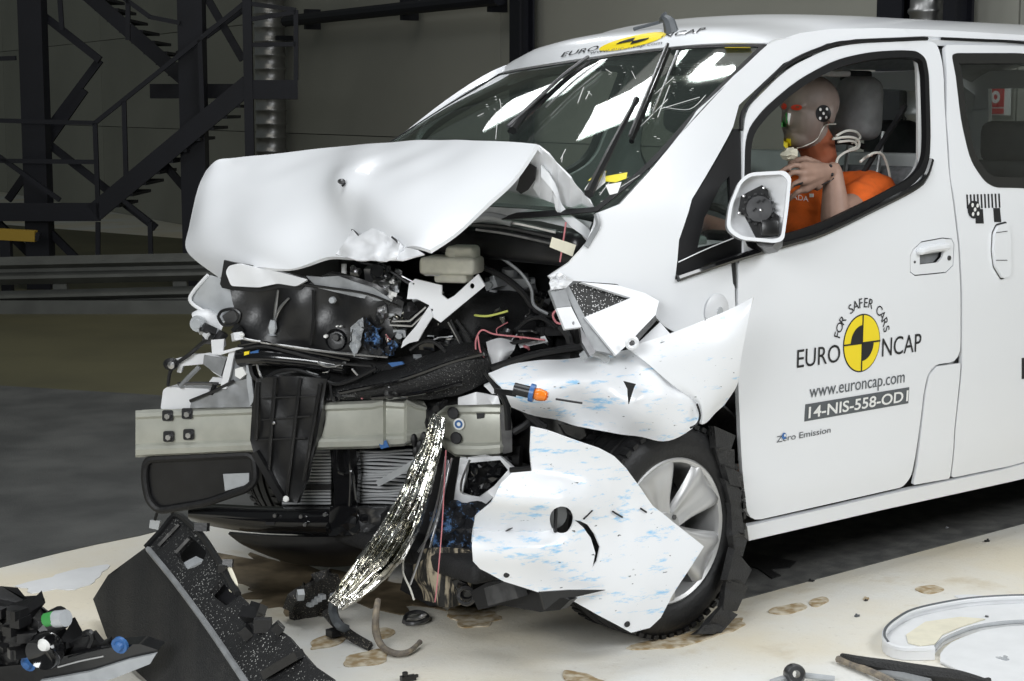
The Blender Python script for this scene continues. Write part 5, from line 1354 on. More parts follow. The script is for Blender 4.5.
wiper([(512, 138), (540, 112), (568, 86), (592, 68)], [(516, 139), (532, 118), (548, 102)])
wiper([(634, 148), (646, 118), (658, 88), (671, 56)], [(592, 203), (614, 158), (640, 108)])
CR = [((498, 118), (496, 140)), ((478, 117), (484, 114)), ((561, 160), (566, 150)), ((562, 163), (563, 156)), ((586, 100), (590, 92)), ((600, 196), (612, 180)), ((660, 110), (700, 98)), ((664, 108), (690, 110), (706, 96)), ((640, 128), (668, 100)), ((655, 95), (674, 78)), ((610, 195), (640, 176)), ((606, 70), (612, 74)), ((632, 72), (636, 80)), ((588, 92), (592, 96)), ((500, 100), (502, 112)), ((584, 88), (578, 104)), ((670, 86), (658, 118)), ((620, 196), (628, 178), (640, 184)), ((650, 168), (642, 180), (630, 182))]
for q in CR:
    MB().tube([hit(wsb, *p, .003) or P(*p, y=-.6) for p in q], .0010, 4).build('glass_crack', 'label_white', van)
for k in range(46):
    a = random.choice([(random.uniform(650, 700), random.uniform(70, 115)), (random.uniform(598, 645), random.uniform(172, 206)), (random.uniform(480, 505), random.uniform(95, 125)), (random.uniform(600, 640), random.uniform(60, 100)), (random.uniform(625, 660), random.uniform(110, 160))])
    p = hit(wsb, *a, .004)
    if p: MB().box(p, (random.uniform(.002, .006), random.uniform(.002, .008), .0015), Matrix.Rotation(random.uniform(0, 3), 3, 'Z')).build('glass_chip', 'label_white', van, None)
# ---- door mirror, cover torn off
MC = P(758, 207, y=-1.0)
mn = Vector((-.70, -.70, .10)).normalized()
MP = plane(MC, mn)
MO = rnd_poly([(739.5, 180), (750, 172.5), (785, 170.5), (791.5, 177), (788.5, 208), (784, 240), (776, 243), (739.5, 239.5), (726, 229), (729, 205)], 7)
MI = [(758.5+(x-758.5)*.885, 207+(y-207)*.90) for x, y in MO]
mir = sheet('mirror_housing', MO, lambda a, b: MP(a, b, 0), 'white_paint', van, holes=[MI], step=6, thick=.10)
sheet('mirror_bowl', [(758.5+(x-758.5)*.97, 207+(y-207)*.97) for x, y in MO], lambda a, b: MP(a, b, -.055+.02*(((a-758)/32)**2+((b-207)/36)**2)), 'inner_white', mir, step=8, thick=.008)
rmm = Matrix((RT, mn.cross(RT).normalized(), mn)).transposed()
sheet('motor_plate', [(741, 196), (748, 192), (762, 185), (768, 190), (770, 204), (774, 212), (779, 216), (778, 236), (756, 238), (750, 226), (744, 215), (738, 214)], lambda a, b: MP(a, b, -.028), 'black_plastic', mir, step=8, thick=.015)
MB().lathe(MP(759, 209, -.028), mn, [(0, .012), (.036, .012), (.040, .006), (.040, 0), (0, 0)], 24).build('motor_disc', 'dark_metal', mir)
for k in range(14):
    a = 2*math.pi*k/14; c = MP(759, 209, -.02)+(RT*math.cos(a)+UPV*math.sin(a))*.042
    MB().box(c, (.006, .006, .012), rmm).build('motor_tooth', 'dark_metal', mir, None)
for p in ((744, 196), (739.5, 213), (764, 188), (761, 210)):
    MB().lathe(MP(*p, -.014), mn, [(0, .006), (.004, .005), (.005, 0)], 8).build('screw', 'silver', mir)
for p in ((762, 202), (753, 211), (757, 203)): MB().bar(MP(p[0], p[1], -.014), MP(p[0]+3, p[1]-3, -.014), .008, .004).build('motor_slot', 'ink', mir, None)
rbox('motor_case', MP(770, 228, -.012), (.05, .045, .03), 'black_plastic', mir, .008, 2, rmm)
fa = [S(742, 236), S(760, 240), S(788, 240)]
MB().tube([fa[1]+Vector((0, .0, .0)), fa[1]+Vector((-.02, -.06, .0)), MP(766, 236, -.06)], .035, 10).build('mirror_arm', 'black_plastic', mir)
# ---- interior
mat('dash_green', (.16, .21, .19), .6, 0, 0, .3, 18)
rbox('dashboard', (.30, 0, .98), (.50, 1.36, .22), 'interior_grey', van, .07)
rbox('dash_top_mat', (.12, 0, 1.095), (.56, 1.26, .03), 'dash_green', van, .012)
for q, m_ in (([(585, 191), (594, 178), (606, 172), (606, 184), (592, 196)], 'label_white'), ([(606, 178), (628, 174), (627, 180), (616, 184), (606, 183)], 'paint_yellow'), ([(588, 182), (598, 174), (607, 172), (604, 178)], 'paint_yellow'), ([(606, 186), (622, 183), (618, 194), (610, 196)], 'label_white')):
    sheet('painted_reflection', q, lambda a, b: hit(wsb, a, b, .004+.002*(len(q) % 2)) or P(a, b, y=-.6), m_, van, step=8, thick=.001)  # white and yellow patches imitate a reflection in the glass
rbox('centre_console', (.62, 0, .78), (.3, .3, .5), 'interior_dark', van, .05)
sw = MB(); ax = Vector((.85, 0, .5)).normalized(); swc = Vector((.72, -.40, 1.03))
u_ = Vector((0, 1, 0)); v_ = ax.cross(u_)
sw.tube([swc+(u_*math.cos(a)+v_*math.sin(a))*.18 for a in [2*math.pi*k/20 for k in range(21)]], .014, 8, spline=False, cap=False)
o = sw.build('steering_wheel', 'black_plastic', van)
rbox('airbag_boss', swc, (.06, .16, .14), 'black_plastic', o, .02)
for s in (-1, 1): MB().bar(swc, swc+u_*s*.18, .03, .02).build('wheel_spoke', 'black_plastic', o, None)
MB().cyl(swc, swc-ax*.2, .03, 10).build('steering_column', 'black_plastic', van)
def seat(yc, nm='seat'):
    t = bpy.data.objects.new(nm, None); COL.objects.link(t); t.parent = van; t.matrix_parent_inverse = Matrix.Translation(-van.location)
    tilt = Matrix.Rotation(R(14), 3, 'Y')
    rbox('seat_cushion', (1.12, yc, .62), (.54, .52, .16), 'seat_fabric', t, .06, 4)
    rbox('seat_back', (1.44, yc, .98), (.17, .50, .64), 'seat_fabric', t, .07, 4, tilt, (.8, .82))
    for s in (-1, 1): rbox('seat_bolster', (1.40, yc+s*.22, .94), (.18, .09, .52), 'seat_fabric', t, .04, 3, tilt)
    return t
st_ = seat(-.40, 'driver_seat'); seat(.40, 'passenger_seat')
hr = P(862, 108, y=-.40)
tilt = Matrix.Rotation(R(10), 3, 'Y')
rbox('head_restraint', hr+Vector((.0, .02, .0)), (.12, .20, .22), 'interior_grey', st_, .05, 4, tilt, (.85, .85))
for s in (-.07, .07): MB().cyl(hr+Vector((.03, s, -.08)), hr+Vector((.0, s, -.24)), .008, 8).build('restraint_post', 'silver', st_)
# passenger restraint
rbox('passenger_restraint', hr+Vector((.02, .8, 0)), (.12, .27, .2), 'interior_dark', van, .05, 3, tilt)
# pillar trim behind the driver, bulkhead panels
MB().tube([P(919, 56, y=-.70), P(921, 110, y=-.75), P(921, 172, y=-.79)], .016, 8).build('pillar_trim', 'interior_light', van)
rbox('bulkhead_panel', (1.72, -.10, 1.02), (.03, 1.10, .62), 'interior_light', van, .02)
rbox('rear_seat_back', (2.35, -.36, .98), (.16, .46, .62), 'interior_dark', van, .05)
rbox('rear_seat_back', (2.35, .20, .98), (.16, .46, .62), 'interior_dark', van, .05)
rbox('rear_head_restraint', (2.37, -.36, 1.36), (.1, .24, .16), 'interior_dark', van, .04)
rbox('rear_head_restraint', (2.37, .20, 1.36), (.1, .24, .16), 'interior_dark', van, .04)
MB().tube([P(905, 105, y=-.64), P(898, 118, y=-.62), P(876, 152, y=-.60), P(858, 182, y=-.56)], .010, 4).build('seat_belt', 'ink', van)
rbox('grab_handle', P(856, 76, y=-.2), (.16, .03, .04), 'interior_dark', van, .012)
rbox('sun_visor', P(800, 74, y=-.35), (.12, .34, .02), 'interior_grey', van, .008)
# looped white instrument cables on the seat
for q, yy in ((((836, 136), (846, 131), (856, 132), (860, 138), (852, 143)), -.50), (((833, 139), (848, 137), (858, 140), (858, 148), (846, 152), (838, 158), (836, 166)), -.52), (((838, 142), (852, 141), (857, 146), (849, 150)), -.51), (((868, 156), (874, 153), (882, 154), (887, 164), (890, 178), (891, 192)), -.62), (((860, 162), (866, 157), (872, 155)), -.60)):
    MB().tube([P(*p, y=yy) for p in q], .0045, 6).build('instrument_cable', 'wire_white', van)
MB().tube([P(835, 142, y=-.47), P(850, 142, y=-.48), P(864, 147, y=-.5)], .010, 6).build('cable_sleeve', 'ink', van)

# ================================================================== DUMMY
dm = thing('crash_test_dummy', 'orange-shirted crash test dummy at the wheel with one raised hand', 'crash dummy', (1.15, -.40, .70))
HC = P(811, 111, y=-.42)
def J(px, py, y): return P(px, py, y=y)
sho = J(872, 196, -.60); elb = J(836, 219, -.68); wri = J(833, 171, -.66)
neck0 = HC+Vector((.035, 0, -.10)); neck1 = HC+Vector((.060, 0, -.22)); chest = HC+Vector((.06, .01, -.40)); pel = HC+Vector((.08, .01, -.80))
bd = MB()
def cap(a, b, ra, rb, n=14):
    a, b = Vector(a), Vector(b)
    d = (b-a).normalized()
    pts = [a-d*ra*.98, a-d*ra*.7, a, a.lerp(b, .33), a.lerp(b, .66), b, b+d*rb*.7, b+d*rb*.98]
    rs = [ra*.2, ra*.71, ra, ra*.67+rb*.33, ra*.33+rb*.67, rb, rb*.71, rb*.2]
    bd.tube(pts, ra, n, spline=False, rr=rs)
# head: cranium, face wedge, jaw, nose, brow, ears left as smooth moulded shapes
bd.ball(HC+Vector((-.002, 0, .028)), 1, 24, 18, (.112, .082, .092))
bd.ball(HC+Vector((-.044, 0, -.028)), 1, 20, 16, (.068, .070, .098))
bd.ball(HC+Vector((-.068, 0, -.092)), 1, 16, 12, (.042, .048, .036))
bd.ball(HC+Vector((-.112, 0, -.022)), 1, 10, 8, (.020, .013, .028))          # nose
bd.ball(HC+Vector((-.094, 0, .016)), 1, 12, 8, (.022, .056, .014))           # brow
bd.ball(HC+Vector((-.102, 0, -.064)), 1, 10, 8, (.014, .026, .008))          # upper lip
bd.ball(HC+Vector((-.100, 0, -.078)), 1, 10, 8, (.014, .024, .008))          # lower lip
for s in (-1, 1):
    bd.ball(HC+Vector((.012, s*.078, -.012)), 1, 10, 8, (.020, .010, .032))
    bd.ball(HC+Vector((-.088, s*.032, -.002)), 1, 8, 8, (.016, .018, .012))
cap(neck0, neck1, .058, .064); cap(HC+Vector((.0, 0, -.07)), neck0+Vector((.01, 0, -.04)), .06, .06)
cap(chest+Vector((0, -.10, .06)), chest+Vector((0, .10, .06)), .115, .115); cap(chest, pel, .15, .15); cap(pel+Vector((0, -.09, 0)), pel+Vector((0, .09, 0)), .13, .13)
cap(sho, chest+Vector((0, -.05, .10)), .075, .09)
shr = Vector((sho.x+.02, .0-.16, sho.z)); shr = Vector((sho.x, -.22, sho.z+.0)); cap(shr, chest+Vector((0, .05, .10)), .07, .09)
cap(sho, elb, .060, .047); cap(elb, wri, .050, .030)
elr = Vector((shr.x-.22, -.16, shr.z-.14)); wrr = Vector((swc.x+.02, -.24, swc.z+.10))
cap(shr, elr, .055, .045); cap(elr, wrr, .045, .03); cap(wrr, wrr+Vector((-.05, -.01, .02)), .035, .03)
for s in (-1, 1):
    hip = pel+Vector((0, s*.09, -.02)); kn = hip+Vector((-.42, s*.05, .04)); an_ = kn+Vector((-.12, 0, -.36))
    kn.z = min(kn.z, .80); cap(hip, kn, .085, .06); cap(kn, an_, .055, .04); cap(an_, an_+Vector((-.16, 0, -.03)), .04, .035)
# left hand: palm and five fingers, raised in front of the chin
kn_ = [J(804, 166, -.665), J(803, 173, -.68), J(803, 181, -.68), J(805, 189, -.67)]
palm_b = J(826, 171, -.665)
for k in kn_: cap(wri.lerp(palm_b, .5), k, .026, .016, 10)
cap(kn_[0], kn_[3], .016, .015, 10); cap(J(815, 168, -.665), J(817, 184, -.665), .022, .022, 10)
fing = [[(804, 166), (794, 165), (785, 169), (777, 174)], [(803, 173), (793, 172), (786, 177), (779, 183)], [(803, 181), (795, 183), (790, 188), (785, 193)], [(805, 189), (797, 192), (793, 196), (789, 200)]]
for q, k0 in zip(fing, (-.665, -.68, -.68, -.67)):
    pts = [J(*p, k0+.012*i) for i, p in enumerate(q)]
    for i, (a, b) in enumerate(zip(pts, pts[1:])): cap(a, b, .0105-.001*i, .0098-.001*i, 9)
th = [J(818, 164, -.65), J(806, 159, -.63), J(797, 160, -.615), J(790, 163, -.60)]
for i, (a, b) in enumerate(zip(th, th[1:])): cap(a, b, .013-.001*i, .0115-.001*i, 9)
# right hand fingers on the wheel rim
for k in range(4):
    a = wrr+Vector((-.05, -.03+.02*k, .02)); b = a+Vector((-.05, -.01, -.01)); c = b+Vector((-.01, 0, -.035)); cap(a, b, .011, .010, 8); cap(b, c, .010, .009, 8)
a = wrr+Vector((-.03, .03, .0)); cap(a, a+Vector((-.05, .02, -.03)), .012, .010, 8)
me = bpy.data.meshes.new('raw'); me.from_pydata([tuple(v) for v in bd.v], [], bd.f)
ob = bpy.data.objects.new('raw', me); COL.objects.link(ob)
bm_ = bmesh.new(); bm_.from_mesh(me); bmesh.ops.recalc_face_normals(bm_, faces=bm_.faces); bm_.to_mesh(me); bm_.free()
rmd = ob.modifiers.new('r', 'REMESH'); rmd.mode = 'VOXEL'; rmd.voxel_size = .0055
smd = ob.modifiers.new('s', 'SMOOTH'); smd.iterations = 3; smd.factor = .5
dg = bpy.context.evaluated_depsgraph_get()
body_me = bpy.data.meshes.new_from_object(ob.evaluated_get(dg)); bpy.data.objects.remove(ob); bpy.data.meshes.remove(me)
body_me.materials.clear()
for m_ in ('dummy_skin', 'dummy_head', 'dummy_neck'): body_me.materials.append(MATS[m_])
for f in body_me.polygons:
    c = f.center; q = c-HC; i = 0
    if q.length < .30 and c.y > -.60:
        # cap line: behind the ear down along the jaw
        i = 1 if (q.z > -.128+max(0, q.x+.04)*1.05 and q.z > -.125) or q.z > .0 else 2
        if q.x > .03 and q.z < -.02: i = 2
    elif c.y > -.60 and abs(q.z) < .8: i = 0
    f.material_index = i; f.use_smooth = True
body = bpy.data.objects.new('body', body_me); link(body, dm)
bt = bvh(body)
def bhit(px, py, off=.0015):
    d = ray(px, py).normalized(); loc, n, i, dist = bt.ray_cast(CAM, d)
    if loc is None: return J(px, py, -.5)
    return loc - d*off
def dsheet(name, pts, m, off=.002, par=dm, step=3): return sheet(name, pts, lambda a, b: bhit(a, b, off), m, par, step=step, thick=.001)
dsheet('eye_paint', circ(796.5, 107.5, 5.6, 2.9, 16), 'paint_red')
dsheet('eye_paint', circ(784, 106.5, 2.6, 3.2, 14), 'paint_red')
dsheet('eye_centre', circ(797.5, 107, 2.0, 1.0, 10), 'dummy_neck', .004)
dsheet('nose_paint', [(786.5, 112), (788, 120), (786, 127), (781.5, 127), (781.5, 121)], 'paint_green')
dsheet('nose_stripe', [(788, 113), (791, 113.5), (790, 120), (789, 126), (787.5, 120)], 'label_white', .003)
dsheet('chin_paint', [(784, 138), (790.5, 139), (791, 146), (786, 148.5), (783.5, 146)], 'paint_yellow')
o = dsheet('target_disc', circ(823.5, 113.5, 7.6, 8.6, 20), 'ink')
for p in ((820.5, 109.5), (827, 109), (823.7, 113.5), (820.3, 118.3), (826.3, 117.5)): dsheet('target_dot', circ(*p, 1.25, 1.6, 8), 'label_white', .005, o)
seam = [(836, 124), (826, 125), (822, 130), (816, 140), (806, 145.5), (797, 148)]
MB().tube([bhit(*p, .001) for p in seam], .002, 5).build('cap_seam', 'wire_white', dm)
for p in ((830.5, 166), (832, 174.5), (866, 196)):
    MB().ball(bhit(*p, 0), .006, 8, 6).build('joint_screw', 'ink', dm)
MB().tube([bhit(822, 184.5), bhit(830, 181), bhit(834, 178)], .0022, 5).build('wrist_joint', 'ink', dm)
MB().tube([bhit(794, 186), bhit(799, 184), bhit(803, 182.5)], .003, 5).build('finger_wire', 'ink', dm)
MB().tube([bhit(792, 201), bhit(799, 199), bhit(806, 194)], .003, 5).build('finger_wire', 'ink', dm)
# orange T-shirt, a shell over torso and upper arm
sh_ = MB(); bd = sh_
cap(chest+Vector((0, -.10, .065)), chest+Vector((0, .10, .065)), .128, .128); cap(chest, pel, .166, .166)
sl = sho.lerp(elb, .42); cap(sho, sl, .082, .076); cap(sho, chest+Vector((0, -.05, .10)), .086, .10)
slr = shr.lerp(elr, .5); cap(shr, slr, .075, .068); cap(shr, chest+Vector((0, .05, .10)), .08, .10)
me = bpy.data.meshes.new('raw'); me.from_pydata([tuple(v) for v in bd.v], [], bd.f)
ob = bpy.data.objects.new('raw', me); COL.objects.link(ob)
bm_ = bmesh.new(); bm_.from_mesh(me); bmesh.ops.recalc_face_normals(bm_, faces=bm_.faces); bm_.to_mesh(me); bm_.free()
rmd = ob.modifiers.new('r', 'REMESH'); rmd.mode = 'VOXEL'; rmd.voxel_size = .010
smd = ob.modifiers.new('s', 'SMOOTH'); smd.iterations = 4; smd.factor = .5
dg = bpy.context.evaluated_depsgraph_get()
sm = bpy.data.meshes.new_from_object(ob.evaluated_get(dg)); bpy.data.objects.remove(ob); bpy.data.meshes.remove(me)
sm.materials.clear(); sm.materials.append(MATS['orange_shirt'])
for v in sm.vertices: v.co += v.normal*(.006*noise.noise(v.co*16)+.004*noise.noise(v.co*38))
for f in sm.polygons: f.use_smooth = True
shirt = bpy.data.objects.new('t_shirt', sm); link(shirt, dm)
sb = bvh(shirt)
v, f = text_geo('IDIADA'); x1 = max(q[0] for q in v)
mobj('shirt_lettering', [(hit(sb, 783+26*q[0]/x1, 198+4.0*q[0]/x1-q[1]*7.5, .003) or J(800, 200, -.55)) for q in v], f, 'label_white', shirt, None)
sheet('shirt_mark', [(810, 194), (814, 194), (814, 197.5), (810, 197.5)], lambda a, b: hit(sb, a, b, .003) or J(a, b, -.5), 'label_white', shirt, step=4, thick=.001)
# crumpled cream paper held in the hand
pp = MB(); pc = J(790, 154, -.635)
pp.ball(pc, .026, 9, 7, (1.15, .8, .75)); pp.v = [q+Vector((noise.noise(q*60), noise.noise(q*60+Vector((5, 0, 0))), noise.noise(q*60+Vector((0, 9, 0)))))*.012 for q in pp.v]
o = pp.build('crumpled_paper', 'paper_cream', None, 15); tag(o, 'crumpled cream paper in the raised hand of the dummy', 'paper')
# ================================================================== DEBRIS ON THE FLOOR
DB = 'crash debris on the floor'
# sign on the far wall, seen through the side windows
sg = wp(997, 97, .03)
t = thing('fire_hose_sign', 'small red fire sign on the far wall seen through the rear side window', 'sign', ztop(sg, 0))
MB().box(sg-NW*.004, (.20, .010, .20), rmw).build('sign_backing', 'label_white', t, None)
MB().box(sg+NW*.004, (.115, .008, .11), rmw).build('sign_plate', 'red_sign', t, None)
MB().lathe(sg+NW*.009, NW, [(.015, .002), (.034, .002), (.034, 0), (.015, 0)], 20, closed=True).build('hose_symbol', 'label_white', t)
MB().box(sg+NW*.004-Vector((0, 0, .078)), (.115, .008, .03), rmw).build('text_strip', 'red_sign', t, None)
# ---- black plastic shield leaning on the floor
pA, pB, pC = P(104, 600, z=.02), P(240, 676, z=.02), P(172, 517, z=.30)
SHP = plane3(P(107, 640, z=.012), P(170, 705, z=.012), P(146, 547, z=.27))
t = thing('splash_shield', 'large black plastic splash shield leaning on the sandy floor left of the wreck', 'plastic shield', ztop(P(180, 630, z=0), 0), DB)
HI = plane3(SHP(146, 547), SHP(246, 683), P(176, 516, z=.36))
sheet('shield_face', [(93, 599), (108, 575), (146, 547), (175, 582), (210, 630), (246, 683), (262, 700), (180, 700), (150, 684), (120, 656), (106, 636)], lambda a, b: SHP(a, b, .004*math.sin(a*.2)), 'dusty_black', t, step=9, thick=.01)
sheet('shield_top', [(146, 547), (176, 514.5), (188, 522), (206, 540), (238, 594), (262, 618), (286, 634), (312, 664), (330, 676), (345, 700), (262, 700), (246, 683), (210, 630), (175, 582)], lambda a, b: HI(a, b), 'dust_flecked', t, holes=[rnd_poly([(175, 552), (190, 536), (207, 552), (200, 566), (184, 570)], 3), rnd_poly([(209, 593), (220, 580), (237, 597), (226, 606)], 2)], step=8, thick=.016)
for q in (((159, 545), (179, 524)), ((176, 552), (189, 538))): MB().bar(HI(*q[0], .006), HI(*q[1], .006), .014, .008).build('shield_rib', 'dark_metal', t, None)
MB().tube([HI(148, 549, .004), HI(175, 582, .006), HI(211, 631, .006), HI(248, 686, .004)], .008, 6).build('shield_edge', 'grey_primer', t)
MB().tube([HI(146, 547, .004), HI(161, 531, .004), HI(176, 515, .004), HI(190, 524, .004), HI(206, 541, .004), HI(238, 594, .004)], .009, 6).build('shield_rim', 'black_plastic', t)
sheet('shield_pocket', rnd_poly([(172, 552), (190, 533), (211, 553), (202, 570), (182, 574)], 3), lambda a, b: HI(a, b, -.05), 'black_plastic', t, step=9, thick=.005)
sheet('shield_pocket', [(205, 592), (220, 576), (241, 598), (226, 610)], lambda a, b: HI(a, b, -.04), 'ink', t, step=9, thick=.005)
sheet('shield_clip', [(181, 564), (196, 556), (204, 560), (188, 569)], lambda a, b: HI(a, b, -.02), 'lens_grey', t, step=6, thick=.006)
for p, r_ in (((202, 527), .022), ((224, 568), .018), ((228, 563), .016), ((252, 615), .03), ((263, 625), .026), ((258, 608), .022), ((278, 628), .02), ((246, 632), .024)):
    MB().box(HI(*p, .01), (r_*1.6, r_*1.2, r_), Matrix.Rotation(random.uniform(0, 3), 3, 'Z') @ Matrix.Rotation(random.uniform(0, 2), 3, 'X')).build('broken_lug', 'black_plastic', t, None)
MB().bar(HI(266, 674, .01), HI(300, 654, .012), .03, .02).build('shield_bar', 'black_plastic', t, None)
MB().tube([HI(228, 565, .0), HI(236, 585, .0), HI(231, 590, -.01)], .006, 6).build('cream_strip', 'paper_cream', t)
# ---- detached headlamp
HP = plane3(P(0, 655, z=.07), P(150, 655, z=.12), P(60, 600, z=.25))
t = thing('headlamp_unit', 'broken black headlamp unit lying at the lower left corner', 'headlamp', ztop(P(70, 650, z=0), 0), DB)
sheet('lamp_case', [(-12, 625), (8, 605), (22, 610), (38, 622), (38, 630), (46, 640), (66, 642), (66, 656), (30, 664), (-12, 668)], lambda a, b: HP(a, b, .01+.012*math.sin(a*.4)*math.cos(b*.3)), 'black_plastic', t, step=6, thick=.08)
sheet('lamp_lens_rim', [(-14, 668), (30, 664), (70, 655), (110, 646), (140, 644), (158, 650), (150, 660), (110, 676), (60, 684), (-14, 690)], lambda a, b: HP(a, b, .02), 'black_gloss', t, step=8, thick=.04)
sheet('lamp_lens', [(40, 681), (90, 672), (128, 660), (156, 654), (150, 664), (110, 680), (60, 690)], lambda a, b: HP(a, b, .032), 'lens_grey', t, step=8, thick=.01)
sheet('mounting_flange', [(66, 645), (76, 640), (92, 634), (100, 644), (108, 640), (108, 655), (70, 663)], lambda a, b: HP(a, b, .0), 'black_plastic', t, step=7, thick=.02)
MB().lathe(HP(50, 646, .03), HP.n, [(.045, .0), (.05, .03), (.044, .045), (.03, .03), (.0, .02)], 24).build('lamp_socket', 'black_gloss', t)
MB().lathe(HP(44, 645, .075), HP.n, [(0, .012), (.012, .010), (.018, 0), (0, 0)], 14).build('socket_cap', 'label_white', t)
MB().cyl(HP(52, 622, .03), HP(62, 617, .03), .030, 14).build('bulb_holder', 'black_plastic', t)
MB().cyl(HP(56, 619, .045), HP(66, 618, .05), .022, 14).build('bulb_holder_cap', 'lens_grey', t)
MB().cyl(HP(46, 620, .05), HP(54, 618, .05), .018, 12).build('bulb_holder_ring', 'paint_green', t)
for p in ((28, 664), (119, 646)): MB().lathe(HP(*p, .04), HP.n, [(0, .012), (.010, .010), (.014, 0), (.022, 0), (.022, -.01)], 14).build('blue_cap', 'blue_plastic', t)
MB().tube([HP(84, 634, .02), HP(90, 632, .03), HP(92, 638, .02), HP(88, 646, .02)], .008, 6).build('hook', 'black_plastic', t)
MB().tube([HP(58, 667, .045), HP(80, 661, .045), HP(104, 656, .045)], .003, 5).build('trim_edge', 'silver', t)
for k in range(8): MB().box(HP(random.uniform(-4, 34), random.uniform(612, 655), .04), (.05, .03, .025), Matrix.Rotation(random.uniform(0, 3), 3, 'Z')).build('case_rib', 'black_plastic', t, None)
# ---- broken pieces under the chrome trim
FL = lambda a, b, z=.01: P(a, b, z=z)
t = thing('broken_lamp_bracket', 'dark toothed plastic bracket on the floor under the chrome strip', 'plastic bracket', ztop(FL(315, 600), 0), DB)
bp_ = plane3(P(292, 618, z=.01), P(335, 612, z=.01), P(310, 595, z=.09))
sheet('bracket_body', [(292, 612), (296, 600), (304, 590), (320, 580), (338, 574), (344, 590), (330, 606), (318, 618), (296, 620)], lambda a, b: bp_(a, b, .008*math.sin(a)), 'sandy_black', t, step=5, thick=.03)
for k in range(4): MB().box(bp_(310+k*4, 604-k*2.5, .01), (.014, .02, .014)).build('tooth', 'lens_grey', t, None)
MB().bar(bp_(300, 598, .012), bp_(301, 592, .012), .02, .02).build('tab', 'lens_grey', t, None)
t = thing('bent_trim_strip', 'twisted dark trim strip with sand on it in front of the wreck', 'trim strip', ztop(FL(350, 620), 0), DB)
grid('strip', [[FL(330, 606, .06), FL(340, 618, .05), FL(352, 630, .03), FL(372, 642, .02)], [FL(322, 612, .05), FL(332, 626, .03), FL(346, 636, .02), FL(368, 648, .01)]], 'sandy_black', t, sub=4, thick=.012)
MB().tube([FL(334, 596, .12), FL(333, 610, .07), FL(338, 624, .05), FL(346, 629, .03)], .014, 6).build('strip_edge', 'ink_grey', t)
MB().box(FL(336, 632, .02), (.05, .03, .02)).build('clip', 'black_plastic', t, None)
t = thing('curled_wire', 'short curled grey-brown wire standing up from the sand before the wreck', 'wire', ztop(FL(395, 650), 0), DB)
mat('sandy_wire', (.16, .14, .12), .7, 0, 0, col2=(.32, .27, .2), nscale=40)
MB().tube([FL(378, 600, .13), FL(376, 615, .10), FL(376, 632, .05), FL(382, 646, .015), FL(394, 653, .012), FL(408, 652, .012), FL(420, 642, .018)], .011, 8, rr=[.008, .010, .011, .010, .009, .008, .006]).build('wire', 'sandy_wire', t)
t = thing('twisted_metal_loop', 'small looped metal scrap on sand beneath the torn liner', 'metal scrap', ztop(FL(418, 619), 0), DB)
MB().tube([FL(404, 622, .012), FL(408, 614, .02), FL(420, 612, .02), FL(428, 618, .015), FL(416, 623, .012), FL(406, 623, .01)], .007, 6).build('loop', 'dark_metal', t)
MB().tube([FL(408, 618, .01), FL(418, 618, .02), FL(426, 614, .03)], .005, 6).build('loop_tail', 'silver', t)
def scrap(px, py, s, lab, m='black_plastic', nm='plastic_scrap', cat='scrap'):
    c = FL(px, py, s*.4)
    mb = MB(); mb.box((0, 0, 0), (s*2.2, s, s*.7)); mb.cyl((s*.4, 0, s*.2), (s*.5, .1*s, s*.9), s*.45, 8); mb.box((-s*1.2, 0, .1*s), (s*.9, s*.4, s*.4), Matrix.Rotation(.6, 3, 'Z'))
    mb.v = [c+Matrix.Rotation(px*.7, 3, 'Z') @ q for q in mb.v]
    zmin = min(q.z for q in mb.v)
    mb.v = [q-Vector((0, 0, zmin-.001)) for q in mb.v]
    o = mb.build(nm, m, None, 30); tag(o, lab, cat, DB); return o
scrap(408, 678, .018, 'tiny dark broken clip at the bottom edge left of centre')
scrap(987, 541, .008, 'tiny dark fragment on pale floor beside the shadow at right', 'ink')
scrap(811, 581, .007, 'tiny dark sliver at the shadow edge behind the front wheel', 'ink')
scrap(866, 599, .008, 'small brown flake on the floor right of the front wheel', 'brown_sand')
scrap(866, 600.5, .005, 'tiny dark crumb beside the small brown flake', 'ink')
scrap(857, 616, .007, 'thin grey splinter on the sandy floor below the sill', 'ink_grey')
scrap(947, 528, .006, 'tiny pale crumb in the shadow under the sliding door', 'lens_grey')
scrap(1003, 660, .014, 'grey pebble-like fragment on the white disc at lower right', 'lens_grey')
scrap(985, 619, .012, 'dark crumb inside the curved white channel', 'dark_metal')
scrap(929, 632, .008, 'grey crumb near the inner edge of the curved white channel', 'dark_metal')
c = FL(795, 674, .03)
t = thing('hose_connector', 'round grey hose connector lying at the bottom edge', 'connector', ztop(c, 0), DB)
MB().lathe(c, Vector((-.6, -.75, .3)), [(.010, .02), (.020, .02), (.026, .012), (.028, -.02), (.02, -.03), (.010, -.03)], 18, closed=True).build('ring', 'dark_metal', t)
MB().tube([c+Vector((.02, .01, -.008)), c+Vector((.07, -.02, -.018)), c+Vector((.10, -.05, -.022))], .008, 7).build('pipe', 'lens_grey', t)
MB().box(c+Vector((-.04, .02, -.018)), (.05, .02, .02)).build('tab', 'lens_grey', t, None)
t = thing('torn_rubber_hose', 'torn dark rubber hose lying beside the white disc at the bottom', 'hose', ztop(FL(910, 672), 0), DB)
MB().tube([FL(842, 656, .02), FL(862, 662, .025), FL(890, 667, .025), FL(925, 673, .022), FL(960, 677, .022), FL(988, 684, .022)], .018, 8, rr=[.008, .016, .02, .022, .018, .012]).build('hose', 'dusty_black', t)
MB().tube([FL(838, 659, .012), FL(856, 666, .014), FL(876, 674, .015), FL(892, 682, .015)], .010, 7).build('hose_strip', 'sandy_wire', t)
